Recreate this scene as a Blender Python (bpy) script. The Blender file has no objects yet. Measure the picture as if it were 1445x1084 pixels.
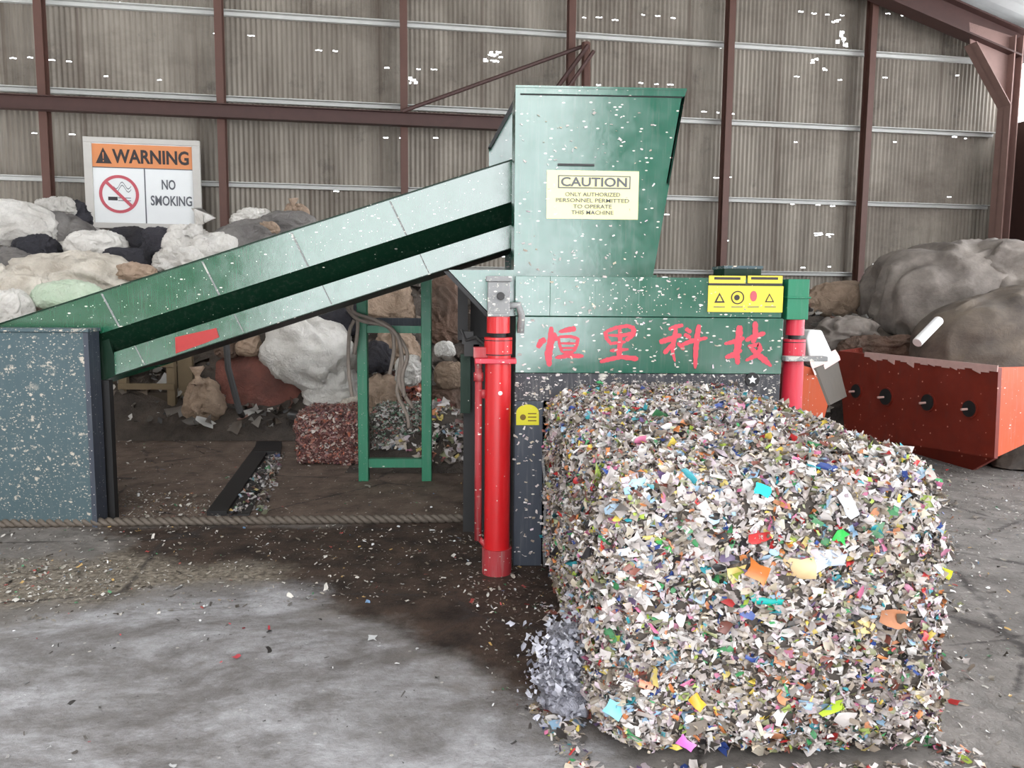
import bpy, bmesh, math, random
import numpy as np
from mathutils import Vector, Matrix, noise as mn
random.seed(7); rng = np.random.default_rng(11)
S = bpy.context.scene; COL = S.collection
# ------------------------------------------------------------------ camera
H = 1.6; F = 1127.0; CX, CY = 722.5, 542.0
PITCH, YAW, ROLL = math.radians(6.3), math.radians(2.4), .009
fwd = Vector((math.sin(YAW)*math.cos(PITCH), math.cos(YAW)*math.cos(PITCH), -math.sin(PITCH)))
r0 = Vector((math.cos(YAW), -math.sin(YAW), 0)); u0 = r0.cross(fwd)
rt = r0*math.cos(ROLL)+u0*math.sin(ROLL); up = u0*math.cos(ROLL)-r0*math.sin(ROLL)
CAM = Vector((0, 0, H))
cd = bpy.data.cameras.new('camera'); cam = bpy.data.objects.new('camera', cd); COL.objects.link(cam)
cd.sensor_width = 36; cd.lens = F/1445*36; cd.clip_end = 200
cam.matrix_world = Matrix.Translation(CAM) @ Matrix((rt, up, -fwd)).transposed().to_4x4()
S.camera = cam
# ------------------------------------------------------------------ daylight
wd = bpy.data.worlds.new('overcast'); S.world = wd; wd.use_nodes = True
bg = wd.node_tree.nodes['Background']; bg.inputs[0].default_value = (.93, .96, 1, 1); 
_n = wd.node_tree.nodes; _tc = _n.new('ShaderNodeTexCoord'); _sp = _n.new('ShaderNodeSeparateXYZ'); _mr = _n.new('ShaderNodeMapRange')
wd.node_tree.links.new(_tc.outputs['Generated'], _sp.inputs[0]); wd.node_tree.links.new(_sp.outputs[0], _mr.inputs[0]); wd.node_tree.links.new(_mr.outputs[0], bg.inputs[1])
for _i, _v in zip((1, 2, 3, 4), (-.3, .9, 4.2, 8.0)): _mr.inputs[_i].default_value = _v
S.view_settings.view_transform = 'Standard'; S.view_settings.look = 'None'; S.view_settings.gamma = 1
S.view_settings.exposure = 0.32
sun = bpy.data.lights.new('hazy_sun', 'SUN'); sun.energy = 2.2; sun.angle = math.radians(40); sun.color = (1, .98, .95)
so = bpy.data.objects.new('hazy_sun', sun); COL.objects.link(so)
so.rotation_euler = Vector((-.15, .80, -.58)).to_track_quat('-Z', 'Y').to_euler()

# ------------------------------------------------------------------ placing
def ray(px, py): return (rt*(px-CX)/F - up*(py-CY)/F + fwd)
def at(px, py, Y):
    d = ray(px, py); return CAM + d*(Y/d.y)
def gp(px, py, z=0.0):
    d = ray(px, py); return CAM + d*((z-H)/d.z)
def zc(p): return (Vector(p)-CAM).dot(fwd)
WA = math.radians(7.1)
wdir = Vector((math.cos(WA), math.sin(WA), 0)); wn = Vector((math.sin(WA), -math.cos(WA), 0))   # wn faces the camera
W0 = Vector((0, 0, 0)) + Vector((fwd.x, fwd.y, 0)).normalized()*13.5
def wat(px, py, off=0.0):
    d = ray(px, py); t = (W0+wn*off-CAM).dot(wn)/d.dot(wn); p = CAM+d*t
    return (p-W0).dot(wdir), p.z
def wp(s, n, z): return W0 + wdir*s + wn*n + Vector((0, 0, z))

# ------------------------------------------------------------------ materials
def lin(c): return tuple(((v/255+.055)/1.055)**2.4 if v > 10 else v/255/12.92 for v in c)+(1,)
class NT:
    def __init__(s, name):
        s.m = bpy.data.materials.new(name); s.m.use_nodes = True; s.t = s.m.node_tree; s.n = s.t.nodes
        s.b = s.n['Principled BSDF']; s.tc = s.n.new('ShaderNodeTexCoord')
    def put(s, sock, v):
        if isinstance(v, bpy.types.NodeSocket): s.t.links.new(v, sock)
        else: sock.default_value = v
    def map(s, scale=(1, 1, 1), src='Object', rot=(0, 0, 0)):
        m = s.n.new('ShaderNodeMapping'); s.t.links.new(s.tc.outputs[src], m.inputs[0])
        m.inputs['Scale'].default_value = scale; m.inputs['Rotation'].default_value = rot; return m.outputs[0]
    def noise(s, sc, det=5, rough=.6, vec=None, dist=0):
        n = s.n.new('ShaderNodeTexNoise'); n.inputs['Scale'].default_value = sc; n.inputs['Detail'].default_value = det
        n.inputs['Roughness'].default_value = rough; n.inputs['Distortion'].default_value = dist
        s.t.links.new(vec if vec else s.map(), n.inputs['Vector']); return n.outputs['Fac']
    def vor(s, sc, vec=None, feat='F1', out='Distance'):
        n = s.n.new('ShaderNodeTexVoronoi'); n.inputs['Scale'].default_value = sc; n.feature = feat
        s.t.links.new(vec if vec else s.map(), n.inputs['Vector']); return n.outputs[out]
    def ramp(s, fac, lo, hi, a=0, b=1):
        n = s.n.new('ShaderNodeMapRange'); s.put(n.inputs[0], fac)
        for i, v in zip((1, 2, 3, 4), (lo, hi, a, b)): n.inputs[i].default_value = v
        return n.outputs[0]
    def mix(s, fac, a, b):
        n = s.n.new('ShaderNodeMix'); n.data_type = 'RGBA'
        s.put(n.inputs[0], fac); s.put(n.inputs[6], a); s.put(n.inputs[7], b); return n.outputs[2]
    def math(s, op, a, b):
        n = s.n.new('ShaderNodeMath'); n.operation = op; s.put(n.inputs[0], a); s.put(n.inputs[1], b); return n.outputs[0]
    def attr(s, name, out='Color'):
        n = s.n.new('ShaderNodeAttribute'); n.attribute_name = name; return n.outputs[out]
    def bump(s, h, st=.3, d=.01):
        n = s.n.new('ShaderNodeBump'); n.inputs['Strength'].default_value = st; n.inputs['Distance'].default_value = d
        s.t.links.new(h, n.inputs['Height']); s.t.links.new(n.outputs[0], s.b.inputs['Normal'])
    def fin(s, col, rough=.6, metal=0, spec=.5):
        s.put(s.b.inputs['Base Color'], col); s.put(s.b.inputs['Roughness'], rough)
        s.put(s.b.inputs['Metallic'], metal); s.b.inputs['Specular IOR Level'].default_value = min(spec, 1)
        if spec > .8: s.b.inputs['IOR'].default_value = 1.5+.2*spec
        return s.m
def plain(name, c, rough=.6, metal=0, var=.25, sc=6):
    t = NT(name); c = lin(c); d = tuple(v*(1-var) for v in c[:3])+(1,)
    return t.fin(t.mix(t.noise(sc), d, c), rough, metal)
def painted(name, c, rough=.3, chips=.5, dust=.3, fleck=lin((215, 210, 200)), spec=.5, dustc=lin((150, 150, 145))):
    """paint with clinging pale waste flecks, thin dust and some vertical streaks"""
    t = NT(name); c = lin(c); d = tuple(v*.72 for v in c[:3])+(1,)
    col = t.mix(t.noise(3.5), d, c)
    st = t.noise(5, 6, .65, t.map((9, 9, .7)))
    col = t.mix(t.ramp(st, .52, .78, 0, dust), col, dustc)
    v = t.vor(26, t.map((1, 1, 2.3))); g = t.noise(2.2, 3)
    sel = t.ramp(t.vor(26, t.map((1, 1, 2.3)), out='Color'), .93-.12*chips, .95-.12*chips)
    f = t.math('MULTIPLY', t.ramp(v, .30, .24), sel)
    col = t.mix(f, col, fleck)
    f2 = t.math('MULTIPLY', t.ramp(t.vor(75), .26, .2), t.ramp(t.vor(75, out='Color'), .9-.12*chips, .93-.12*chips))
    col = t.mix(f2, col, fleck)
    if chips > .95:
        dv = t.map((1, 1, 1.5)); nz = t.noise(9, 4)
        for sc_, lo_ in ((6, .62), (15, .55), (40, .5)):
            nz = t.noise(sc_*2.2, 5, .7); big = t.math('MULTIPLY', t.ramp(t.math('ADD', t.vor(sc_, dv), t.ramp(nz, .3, .7, -.42, .42)), .2, .1), t.ramp(t.noise(sc_*.35, 3), lo_-.08, lo_))
            col = t.mix(t.math('MULTIPLY', big, .75), col, fleck)
    t.bump(t.noise(14, 4), .15, .004)
    r = t.math('ADD', t.ramp(t.noise(9, 5), .3, .8, 0, .16), rough)
    return t.fin(col, r, 0, spec)
def attr_mat(name, rough=.45, spec=.5):
    t = NT(name); c = t.attr('tint')
    return t.fin(c, rough, 0, spec)
def cloth(name, a, b, dirt=lin((70, 60, 50)), amt=.5, rough=.75, bs=.5):
    t = NT(name); n = t.noise(2.3, 6, .65)
    col = t.mix(t.ramp(n, .35, .65), lin(a), lin(b))
    col = t.mix(t.ramp(t.noise(1.7, 8, .7, t.map((1, 1, 1), rot=(.5, .3, 0))), .5, .75, 0, amt), col, dirt)
    rn = t.noise(4.5, 7, .6, t.map((1, .8, 1.2), rot=(.4, .5, .3)), .7); rd = t.ramp(t.math('ABSOLUTE', t.math('SUBTRACT', rn, .5), 0), 0, .16)
    n9 = t.noise(13, 5, .6, None, 1.0); rd2 = t.ramp(t.math('ABSOLUTE', t.math('SUBTRACT', n9, .5), 0), 0, .14)
    t.bump(t.math('ADD', rd, t.math('MULTIPLY', rd2, .35)), bs, .06)
    return t.fin(col, rough, 0, .35)
M = {}
M['green'] = painted('green_paint', (16, 92, 72), .13, .8, .16, spec=.81)
M['green_conv'] = painted('green_gloss_paint', (8, 88, 60), .13, .3, .1, spec=.95)
M['dark_green'] = painted('dark_green_and_shade', (6, 42, 26), .45, .1, .1, spec=.3)  # own dark green of small parts, and the shade painted on the conveyor web
M['box_green'] = painted('blue_green_paint', (68, 88, 94), .55, 2.2, .12, dustc=lin((120, 124, 124)), fleck=lin((200, 188, 172)))
M['frame_green'] = painted('frame_green_paint', (28, 122, 88), .4, .4, .2)
M['slate'] = painted('slate_paint', (58, 64, 76), .45, .6, .2)
M['slate_dusty'] = painted('dusty_slate_paint', (62, 62, 68), .6, 1.3, .5)
M['red'] = painted('red_gloss_paint', (204, 26, 32), .28, .2, .06, spec=.6)
M['red_worn'] = painted('worn_red_paint', (170, 52, 58), .5, .9, .5)
M['pink_red'] = painted('faded_red_paint', (216, 44, 66), .35, .5, .15)
M['dusty_metal'] = painted('dust_caked_metal', (140, 140, 140), .7, 1.2, .6)
M['black'] = plain('black_steel', (26, 25, 26), .6)
M['dark'] = plain('dark_steel', (46, 44, 44), .6)
M['galv'] = plain('galvanised_steel', (200, 200, 196), .5, 0, .2, 9)
M['post'] = plain('red_oxide_steel', (94, 62, 52), .6, 0, .35, 7)
M['beam'] = plain('dark_red_oxide_steel', (74, 46, 41), .6, 0, .4, 7)
M['column'] = plain('dusty_red_oxide_steel', (156, 124, 116), .6, 0, .4, 5)
M['char'] = plain('red_character_paint', (204, 66, 82), .5, 0, .15, 20)
M['white'] = plain('white_panel', (226, 228, 228), .5, 0, .06)
M['frame_white'] = plain('pale_frame', (196, 192, 186), .6, 0, .2)
M['orange'] = plain('orange_sign_paint', (214, 136, 84), .5, 0, .1)
M['ink'] = plain('dark_ink', (48, 42, 44), .6)
M['grey_ink'] = plain('grey_ink', (96, 98, 104), .6)
M['signred'] = plain('sign_red', (196, 84, 96), .5)
M['yellow'] = plain('yellow_label', (238, 212, 66), .45, 0, .1)
M['pale_yellow'] = plain('pale_yellow_label', (248, 240, 168), .45, 0, .06)
M['lime'] = plain('yellow_round_label', (214, 206, 20), .45, 0, .1)
M['tape'] = plain('red_tape', (170, 38, 36), .45, 0, .2, 30)
M['rope'] = plain('rusty_twisted_steel', (112, 102, 92), .7, .2, .6, 40)
M['flake'] = attr_mat('shredded_plastic_film', .38, .5)
M['hose'] = plain('dusty_hose', (150, 138, 128), .8, 0, .4, 30)
def rust_mat():
    t = NT('orange_red_bucket_paint'); c = t.mix(t.noise(2.2, 7, .7), lin((84, 24, 18)), lin((140, 46, 28)))
    c = t.mix(t.ramp(t.noise(3, 8, .7, t.map((3, 3, .8))), .55, .75, 0, .6), c, lin((84, 50, 44)))
    f = t.math('MULTIPLY', t.ramp(t.vor(30), .26, .2), t.ramp(t.vor(30, out='Color'), .8, .84))
    c = t.mix(f, c, lin((210, 150, 130))); return t.fin(c, t.ramp(t.noise(5), .3, .7, .3, .6))
M['rust'] = rust_mat()
M['bucket_orange'] = painted('orange_and_lit_bucket_paint', (206, 84, 36), .45, .5, .25)  # own orange of the small bucket, lit tone of the large one's end
M['edge'] = plain('bare_pink_edge_and_glint', (216, 176, 168), .5, 0, .3, 14)
M['wood'] = plain('weathered_wood', (120, 104, 80), .8, 0, .45, 9)
M['wood_dark'] = plain('dark_wood', (66, 56, 44), .8, 0, .4, 9)
M['pipe_white'] = plain('white_plastic_pipe', (238, 238, 236), .4, 0, .05)
CL = {'white': cloth('white_woven_sack', (230, 226, 220), (202, 197, 190), amt=.38),
      'cream': cloth('cream_sheet', (224, 216, 204), (190, 180, 166), amt=.4),
      'mint': cloth('mint_film', (186, 206, 180), (206, 214, 196), amt=.25),
      'grey': cloth('grey_woven_sack', (134, 130, 126), (104, 100, 98), amt=.4),
      'charcoal': cloth('charcoal_sack', (62, 60, 66), (44, 44, 50), amt=.4),
      'brown': cloth('brown_sacking', (124, 98, 84), (92, 76, 66), amt=.45),
      'rose': cloth('reddish_brown_tarpaulin', (146, 92, 80), (112, 76, 70), amt=.4),
      'tan': cloth('tan_sacking', (182, 158, 138), (138, 118, 100), amt=.5),
      'tarp': cloth('grey_brown_tarpaulin', (150, 141, 133), (108, 100, 94), lin((70, 62, 58)), .6, bs=.2),
      'tarp_dark': cloth('dark_tarpaulin', (118, 106, 94), (88, 80, 74), lin((46, 44, 50)), .6, bs=.2),
      'heap': cloth('mixed_dark_waste', (92, 82, 74), (58, 52, 48), lin((30, 27, 26)), .8),
      'silver': cloth('pale_grey_film', (176, 176, 186), (140, 140, 150), amt=.4)}

# ------------------------------------------------------------------ building
def props(o, label=None, cat=None, group=None, kind=None):
    for k, v in (('label', label), ('category', cat), ('group', group), ('kind', kind)):
        if v: o[k] = v
    return o
def empty(name, loc, label, cat, group=None):
    o = bpy.data.objects.new(name, None); COL.objects.link(o); o.location = loc; o.empty_display_size = .1
    return props(o, label, cat, group)
class MB:
    def __init__(s): s.v = []; s.f = []
    def add(s, vs, fs):
        k = len(s.v); s.v += [tuple(v) for v in vs]; s.f += [tuple(i+k for i in f) for f in fs]; return s
    def hexa(s, p):   # 8 points: bottom 4, top 4
        return s.add(p, [(3, 2, 1, 0), (4, 5, 6, 7), (0, 1, 5, 4), (1, 2, 6, 5), (2, 3, 7, 6), (3, 0, 4, 7)])
    def box(s, x0, x1, y0, y1, z0, z1):
        return s.hexa([(x0, y0, z0), (x1, y0, z0), (x1, y1, z0), (x0, y1, z0), (x0, y0, z1), (x1, y0, z1), (x1, y1, z1), (x0, y1, z1)])
    def prism(s, pts, off):      # polygon of 3-D points (any plane) thickened by the vector off
        n = len(pts); a = [Vector(p) for p in pts]; b = [p+Vector(off) for p in a]
        return s.add(a+b, [tuple(range(n)), tuple(range(2*n-1, n-1, -1))]+[(i, n+i, n+(i+1) % n, (i+1) % n) for i in range(n)])
    def tube(s, pts, r, n=12, cap=True):
        pts = [Vector(p) for p in pts]; rings = []; rr = r if isinstance(r, (list, tuple)) else [r]*len(pts)
        for i, p in enumerate(pts):
            d = (pts[min(i+1, len(pts)-1)]-pts[max(i-1, 0)]).normalized()
            a = d.cross(Vector((0, .3, 1)) if abs(d.z) < .9 else Vector((0, 1, 0))).normalized(); b = d.cross(a)
            rings.append([p+(a*math.cos(t)+b*math.sin(t))*rr[i] for t in [2*math.pi*j/n for j in range(n)]])
        fs = []
        for i in range(len(pts)-1):
            for j in range(n): fs.append((i*n+j, i*n+(j+1) % n, (i+1)*n+(j+1) % n, (i+1)*n+j))
        if cap: fs += [tuple(range(n-1, -1, -1)), tuple(range((len(pts)-1)*n, len(pts)*n))]
        return s.add([v for q in rings for v in q], fs)
    def build(s, name, mat, parent=None, bevel=0, smooth=False):
        me = bpy.data.meshes.new(name); me.from_pydata(s.v, [], s.f); bm = bmesh.new(); bm.from_mesh(me)
        bmesh.ops.recalc_face_normals(bm, faces=bm.faces); bm.to_mesh(me); bm.free()
        o = bpy.data.objects.new(name, me); COL.objects.link(o)
        if parent: o.parent = parent; me.transform(Matrix.Translation(-wl(parent)))
        me.materials.append(mat)
        if bevel:
            b = o.modifiers.new('bevel', 'BEVEL'); b.width = bevel; b.segments = 2; b.limit_method = 'ANGLE'
        if smooth: me.shade_smooth()
        return o
def wl(o):
    v = Vector((0, 0, 0))
    while o: v += o.location; o = o.parent
    return v
def struct(o): o['kind'] = 'structure'; return o
def wbox(mb, s0, s1, n0, n1, z0, z1):
    return mb.hexa([wp(*a) for a in [(s0, n0, z0), (s1, n0, z0), (s1, n1, z0), (s0, n1, z0), (s0, n0, z1), (s1, n0, z1), (s1, n1, z1), (s0, n1, z1)]])

# ------------------------------------------------------------------ shredded film
PAL = [((232, 226, 222), 22), ((212, 202, 198), 22), ((188, 176, 170), 19), ((212, 198, 176), 11), ((166, 152, 138), 12), ((218, 200, 208), 8),
       ((138, 126, 112), 9), ((110, 98, 86), 7), ((74, 68, 64), 5), ((44, 42, 44), 2.5), ((152, 154, 112), 4), ((136, 80, 68), 5), ((192, 52, 52), 3),
       ((222, 140, 84), 3), ((226, 200, 90), 3), ((76, 160, 100), 2.2), ((56, 160, 172), 1.7), ((60, 84, 154), 2.4), ((214, 124, 160), 2.2),
       ((178, 200, 84), 1.6), ((156, 188, 214), 4), ((104, 84, 122), 1.6)]
def pal(n, P=PAL, dull=1.0):
    w = np.array([p[1] for p in P], float); c = np.array([lin(p[0])[:3] for p in P])
    i = rng.choice(len(P), n, p=w/w.sum()); col = c[i]*rng.uniform(.62, 1.05, (n, 1))
    g = col.mean(1, keepdims=True); return np.clip(g+(col-g)*dull, 0, 1)
def flakes(name, P, N, L, mat, parent=None, cols=None, spread=.6, aspect=(.3, .9), curl=.35, tang=None):
    """many small crumpled scraps: P centres, N normals, L lengths"""
    n = len(P); N = N/np.linalg.norm(N, axis=1, keepdims=True)
    nn = N+rng.normal(0, spread, (n, 3)); nn /= np.linalg.norm(nn, axis=1, keepdims=True)
    t = rng.normal(0, 1, (n, 3))
    if tang is not None: t = t*np.array(tang)
    t -= (t*nn).sum(1, keepdims=True)*nn; t /= np.linalg.norm(t, axis=1, keepdims=True)+1e-9
    b = np.cross(nn, t); w = L*rng.uniform(*aspect, n)
    uu, vv = np.meshgrid([-.5, 0, .5], [-.5, 0, .5], indexing='ij'); uu = uu.ravel(); vv = vv.ravel()
    U = uu[None]+rng.normal(0, .10, (n, 9)); V = vv[None]+rng.normal(0, .13, (n, 9)); K = rng.normal(0, curl, (n, 9))
    vert = P[:, None]+t[:, None]*(U*L[:, None])[..., None]+b[:, None]*(V*w[:, None])[..., None]+nn[:, None]*(K*w[:, None])[..., None]
    base = np.array([[0, 1, 4, 3], [1, 2, 5, 4], [3, 4, 7, 6], [4, 5, 8, 7]])
    fa = (np.arange(n)[:, None, None]*9+base[None]).reshape(-1)
    me = bpy.data.meshes.new(name); me.vertices.add(n*9); me.vertices.foreach_set('co', vert.reshape(-1).astype(np.float32))
    me.loops.add(n*16); me.loops.foreach_set('vertex_index', fa.astype(np.int32))
    me.polygons.add(n*4); me.polygons.foreach_set('loop_start', np.arange(0, n*16, 4, dtype=np.int32))
    me.update(calc_edges=True)
    if cols is None: cols = pal(n)
    a = me.attributes.new('tint', 'FLOAT_COLOR', 'POINT')
    cc9 = np.repeat(cols, 9, 0)*rng.uniform(.8, 1.15, (n*9, 1)); a.data.foreach_set('color', np.concatenate([np.clip(cc9, 0, 1), np.ones((n*9, 1))], 1).reshape(-1).astype(np.float32))
    o = bpy.data.objects.new(name, me); COL.objects.link(o); me.materials.append(mat)
    if parent: o.parent = parent; me.transform(Matrix.Translation(-wl(parent)))
    return o

# ================================================================== SETTING
# ---- floor with its own dust, wet and litter stains
def sdist(P, poly):
    x, y = P[:, 0], P[:, 1]; d = np.full(len(P), 1e9); ins = np.zeros(len(P), bool); n = len(poly)
    for i in range(n):
        ax, ay = poly[i]; bx, by = poly[(i+1) % n]; ex, ey = bx-ax, by-ay
        t = np.clip(((x-ax)*ex+(y-ay)*ey)/(ex*ex+ey*ey+1e-9), 0, 1)
        d = np.minimum(d, np.hypot(x-ax-t*ex, y-ay-t*ey))
        c = ((ay > y) != (by > y)); ins ^= c & (x < (bx-ax)*(y-ay)/(by-ay+1e-12)+ax)
    return np.where(ins, d, -d)
def gpoly(l): return [tuple(gp(*p)[:2]) for p in l]
gx, gy = np.arange(-9, 11.01, .06), np.arange(-1, 15.5, .06)
GX, GY = np.meshgrid(gx, gy); P2 = np.stack([GX.ravel(), GY.ravel()], 1); P3 = np.concatenate([P2, np.zeros((len(P2), 1))], 1)
me = bpy.data.meshes.new('floor'); nx, ny = len(gx), len(gy)
idx = (np.arange(ny-1)[:, None]*nx+np.arange(nx-1)[None]).ravel(); qd = np.stack([idx, idx+1, idx+nx+1, idx+nx], 1)
me.vertices.add(len(P3)); me.vertices.foreach_set('co', P3.ravel()); me.loops.add(qd.size); me.loops.foreach_set('vertex_index', qd.ravel().astype(np.int32))
me.polygons.add(len(qd)); me.polygons.foreach_set('loop_start', np.arange(0, qd.size, 4, dtype=np.int32)); me.update(calc_edges=True)
dust = sdist(P2, gpoly([(-300, 905), (60, 880), (230, 835), (420, 828), (460, 870), (560, 900), (640, 960), (740, 1010), (860, 1070), (960, 1160), (900, 1400), (-900, 1400)]))
wet = sdist(P2, gpoly([(130, 745), (660, 735), (690, 640), (1100, 640), (1100, 800), (880, 1040), (740, 990), (640, 930), (560, 880), (450, 850), (400, 800), (240, 790)]))
back = sdist(P2, gpoly([(-500, 742), (660, 740), (700, 620), (700, 560), (-900, 560)]))
lit = sdist(P2, gpoly([(-700, 790), (130, 790), (250, 745), (660, 740), (690, 800), (560, 820), (300, 830), (150, 850), (-900, 930)]))
cw = np.stack([np.clip(.5+dust/.5, 0, 1), np.clip(.5+wet/.6, 0, 1), np.clip(.5+back/.3, 0, 1), np.clip(.5+lit/.4, 0, 1)], 1)
a = me.attributes.new('zone', 'FLOAT_COLOR', 'POINT'); a.data.foreach_set('color', cw.ravel().astype(np.float32))
fl = bpy.data.objects.new('floor', me); COL.objects.link(fl); struct(fl)
t = NT('dirty_concrete'); sx = t.n.new('ShaderNodeSeparateColor'); t.t.links.new(t.attr('zone'), sx.inputs[0])
al = t.attr('zone', 'Alpha')
n1 = t.noise(1.3, 9, .68); n2 = t.noise(5, 8, .7); n3 = t.noise(28, 5, .7)
nst = t.noise(1.3, 10, .76, t.map((1, 1.8, 1), rot=(0, 0, .55)), .3)
base = t.mix(t.ramp(n2, .3, .7), lin((92, 88, 84)), lin((142, 136, 131)))
base = t.mix(t.ramp(n1, .45, .7, 0, .6), base, lin((76, 70, 66)))
def mask(z, nz, amp, lo, hi): return t.ramp(t.math('ADD', z, t.ramp(nz, .25, .75, -amp, amp)), lo, hi)
br = t.mix(t.ramp(n2, .3, .7), lin((72, 60, 53)), lin((122, 106, 95)))
col = t.mix(mask(sx.outputs[2], n2, .3, .3, .7), base, br)
lc = t.mix(t.ramp(n3, .35, .65), lin((70, 62, 54)), lin((150, 140, 126)))
col = t.mix(mask(al, n1, .6, .4, .9), col, lc)
wc = t.mix(t.ramp(n2, .35, .75), lin((36, 29, 25)), lin((84, 68, 58)))
col = t.mix(mask(sx.outputs[1], n1, .35, .3, .65), col, wc)
nb = t.noise(.9, 9, .72, t.map((1, 1.7, 1), rot=(0, 0, -.6)), .4)
dc = t.mix(t.ramp(nst, .38, .6), lin((122, 119, 118)), lin((176, 175, 178)))
dc = t.mix(t.ramp(nb, .45, .6, 0, .9), dc, lin((100, 95, 92)))
dc = t.mix(t.ramp(n2, .5, .72, 0, .6), dc, lin((84, 79, 76)))
dc = t.mix(t.ramp(t.noise(11, 8, .75), .45, .75, 0, .55), dc, lin((112, 106, 102)))
col = t.mix(mask(sx.outputs[0], nst, .42, .25, .75), col, dc)
cr = t.vor(.55, t.map((1, 1.4, 1), rot=(0, 0, .5)), 'DISTANCE_TO_EDGE'); cr2 = t.math('MULTIPLY', t.ramp(t.math('ADD', cr, t.ramp(n2, 0, 1, -.03, .03)), .012, .0), t.ramp(n1, .4, .5))
cr2 = t.math('MULTIPLY', cr2, t.ramp(sx.outputs[0], .6, .1, .0, .85))
col = t.mix(cr2, col, lin((52, 47, 45)))
sp = t.math('MULTIPLY', t.ramp(t.vor(34), .28, .2), t.ramp(t.vor(34, out='Color'), .86, .9))
col = t.mix(t.math('MULTIPLY', sp, t.ramp(n2, .4, .6)), col, lin((196, 190, 182)))
t.bump(t.math('ADD', n2, t.ramp(n3, 0, 1, 0, .4)), .55, .03)
t.fin(col, t.ramp(n1, .3, .7, .55, .9), 0, .3); me.materials.append(t.m)

# ---- corrugated back wall with real holes
sR = wat(1404, 200, .45)[0]+.26; sL = -14.5; eave = wat(1392, 60)[1]
t = NT('corrugated_wall_sheet'); m1 = t.map((1, 1, .16)); m2 = t.map((.5, .5, 1))
c = t.mix(t.ramp(t.noise(2.4, 6, .6, m1), .3, .7), lin((104, 96, 86)), lin((150, 142, 131)))
c = t.mix(t.ramp(t.noise(.9, 7, .7, m2), .5, .72, 0, .7), c, lin((92, 82, 72)))
c = t.mix(t.attr('tint', 'Fac'), c, lin((86, 74, 64)))
c = t.mix(t.ramp(t.noise(1.5, 9, .75), .58, .7, 0, .55), c, lin((62, 56, 50)))
WALLM = t.fin(c, .6, 0, .4)
V, Fc, TI = [], [], []
pitch, amp, sub = .076, .012, 6
def roofz(s): return eave + (sR-s)*.30 if s > sR-12.5 else eave + 12.5*.30 - (sR-12.5-s)*.30
s = sL; gi = 0
big = [(wat(700, 76), .10, .05), (wat(690, 86), .14, .035), (wat(583, 112), .05, .06), (wat(1187, 52), .07, .09), (wat(1192, 60), .05, .07), (wat(1180, 30), .06, .03), (wat(1150, 86), .05, .04), (wat(1165, 97), .04, .03), (wat(1155, 331), .07, .03), (wat(1172, 332), .07, .03)]
sE = sR+.32
while s < sE:
    w = pitch*random.choice((14, 18, 22)); e = min(s+w, sE); ncol = int(round((e-s)/pitch*sub)); zo = random.uniform(0, 1.08)
    cols = [s+(e-s)*i/ncol for i in range(ncol+1)]; top = max(roofz(s), roofz(e))+.3
    holes = []
    ph = random.uniform(.1, .4); k = random.choice((2, 3, 3, 4)); z = zo+.4
    while z < 9.5:
        for j in range(k):
            if random.random() < .7: holes.append((s+ph+j*.26+random.uniform(-.02, .02), z+random.uniform(-.02, .02)-.0*j, random.uniform(.028, .05), random.uniform(.006, .010)))
        z += 1.08
    for (bs, bz), bw, bh in big:
        if s < bs < e:
            for _k in range(5): holes.append((bs+random.uniform(-1, 1)*bw, bz+random.uniform(-1, 1)*bh, bw*random.uniform(.25, .55), bh*random.uniform(.15, .4)))
    zs = sorted(set([0, top]+[round(h[1]+q*h[3], 3) for h in holes for q in (-1, 1)]+[i*.7 for i in range(1, int(top/.7)+1)])); zs = [z for z in zs if 0 <= z <= top]
    k0 = len(V)
    for z in zs:
        for i, q in enumerate(cols):
            V.append(wp(q, amp*math.cos(2*math.pi*q/pitch), z)); dd = min(q-s, e-q); TI.append(.75*math.exp(-(dd/.05)**2)*(.5+.5*math.sin(gi*1.7+z)) if dd < .2 else 0)
    nc = len(cols)
    for a_ in range(len(zs)-1):
        zm = (zs[a_]+zs[a_+1])/2; hh = [h for h in holes if abs(zm-h[1]) < h[3]]
        for i in range(nc-1):
            sm = (cols[i]+cols[i+1])/2
            if any(abs(sm-h[0]) < h[2] for h in hh) or zm > roofz(sm)+.15: continue
            b = k0+a_*nc+i; Fc.append((b, b+1, b+nc+1, b+nc))
    s = e; gi += 1
me = bpy.data.meshes.new('wall_back'); me.from_pydata([tuple(v) for v in V], [], Fc); me.shade_smooth()
a = me.attributes.new('tint', 'FLOAT', 'POINT'); a.data.foreach_set('value', np.array(TI, np.float32))
me.materials.append(WALLM); wb = bpy.data.objects.new('wall_back', me); COL.objects.link(wb); struct(wb)

# ---- girts, posts, beams: one trim each
tn = [0]
def trim(mb, mat, bevel=0, label=None):
    tn[0] += 1; o = struct(mb.build('trim_%d' % tn[0], mat, bevel=bevel)); return o
gz = [wat(1205, y)[1] for y in (183.5, 288.5, 388)]; gz = [gz[2]-1.33, gz[2], gz[1], gz[0], wat(1205, 78)[1], wat(1205, 78)[1]+1.35, wat(1205, 78)[1]+2.7]
for z in gz:
    mb = MB(); e = sR
    wbox(mb, sL, e, .012, .08, z-.026, z+.028); wbox(mb, sL, e, .012, .16, z+.03, z+.042)
    trim(mb, M['galv'])
posts = [wat(x, y)[0] for x, y in ((-178, 150), (70, 100), (317, 150), (569, 100), (801, 30), (1017, 150), (1209, 200))]
for p in posts:
    mb = MB(); zt = roofz(p)
    wbox(mb, p-.055, p+.055, .17, .18, 0, zt); wbox(mb, p-.055, p+.055, .34, .35, 0, zt); wbox(mb, p-.006, p+.006, .18, .34, 0, zt)
    trim(mb, M['post'])
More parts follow.
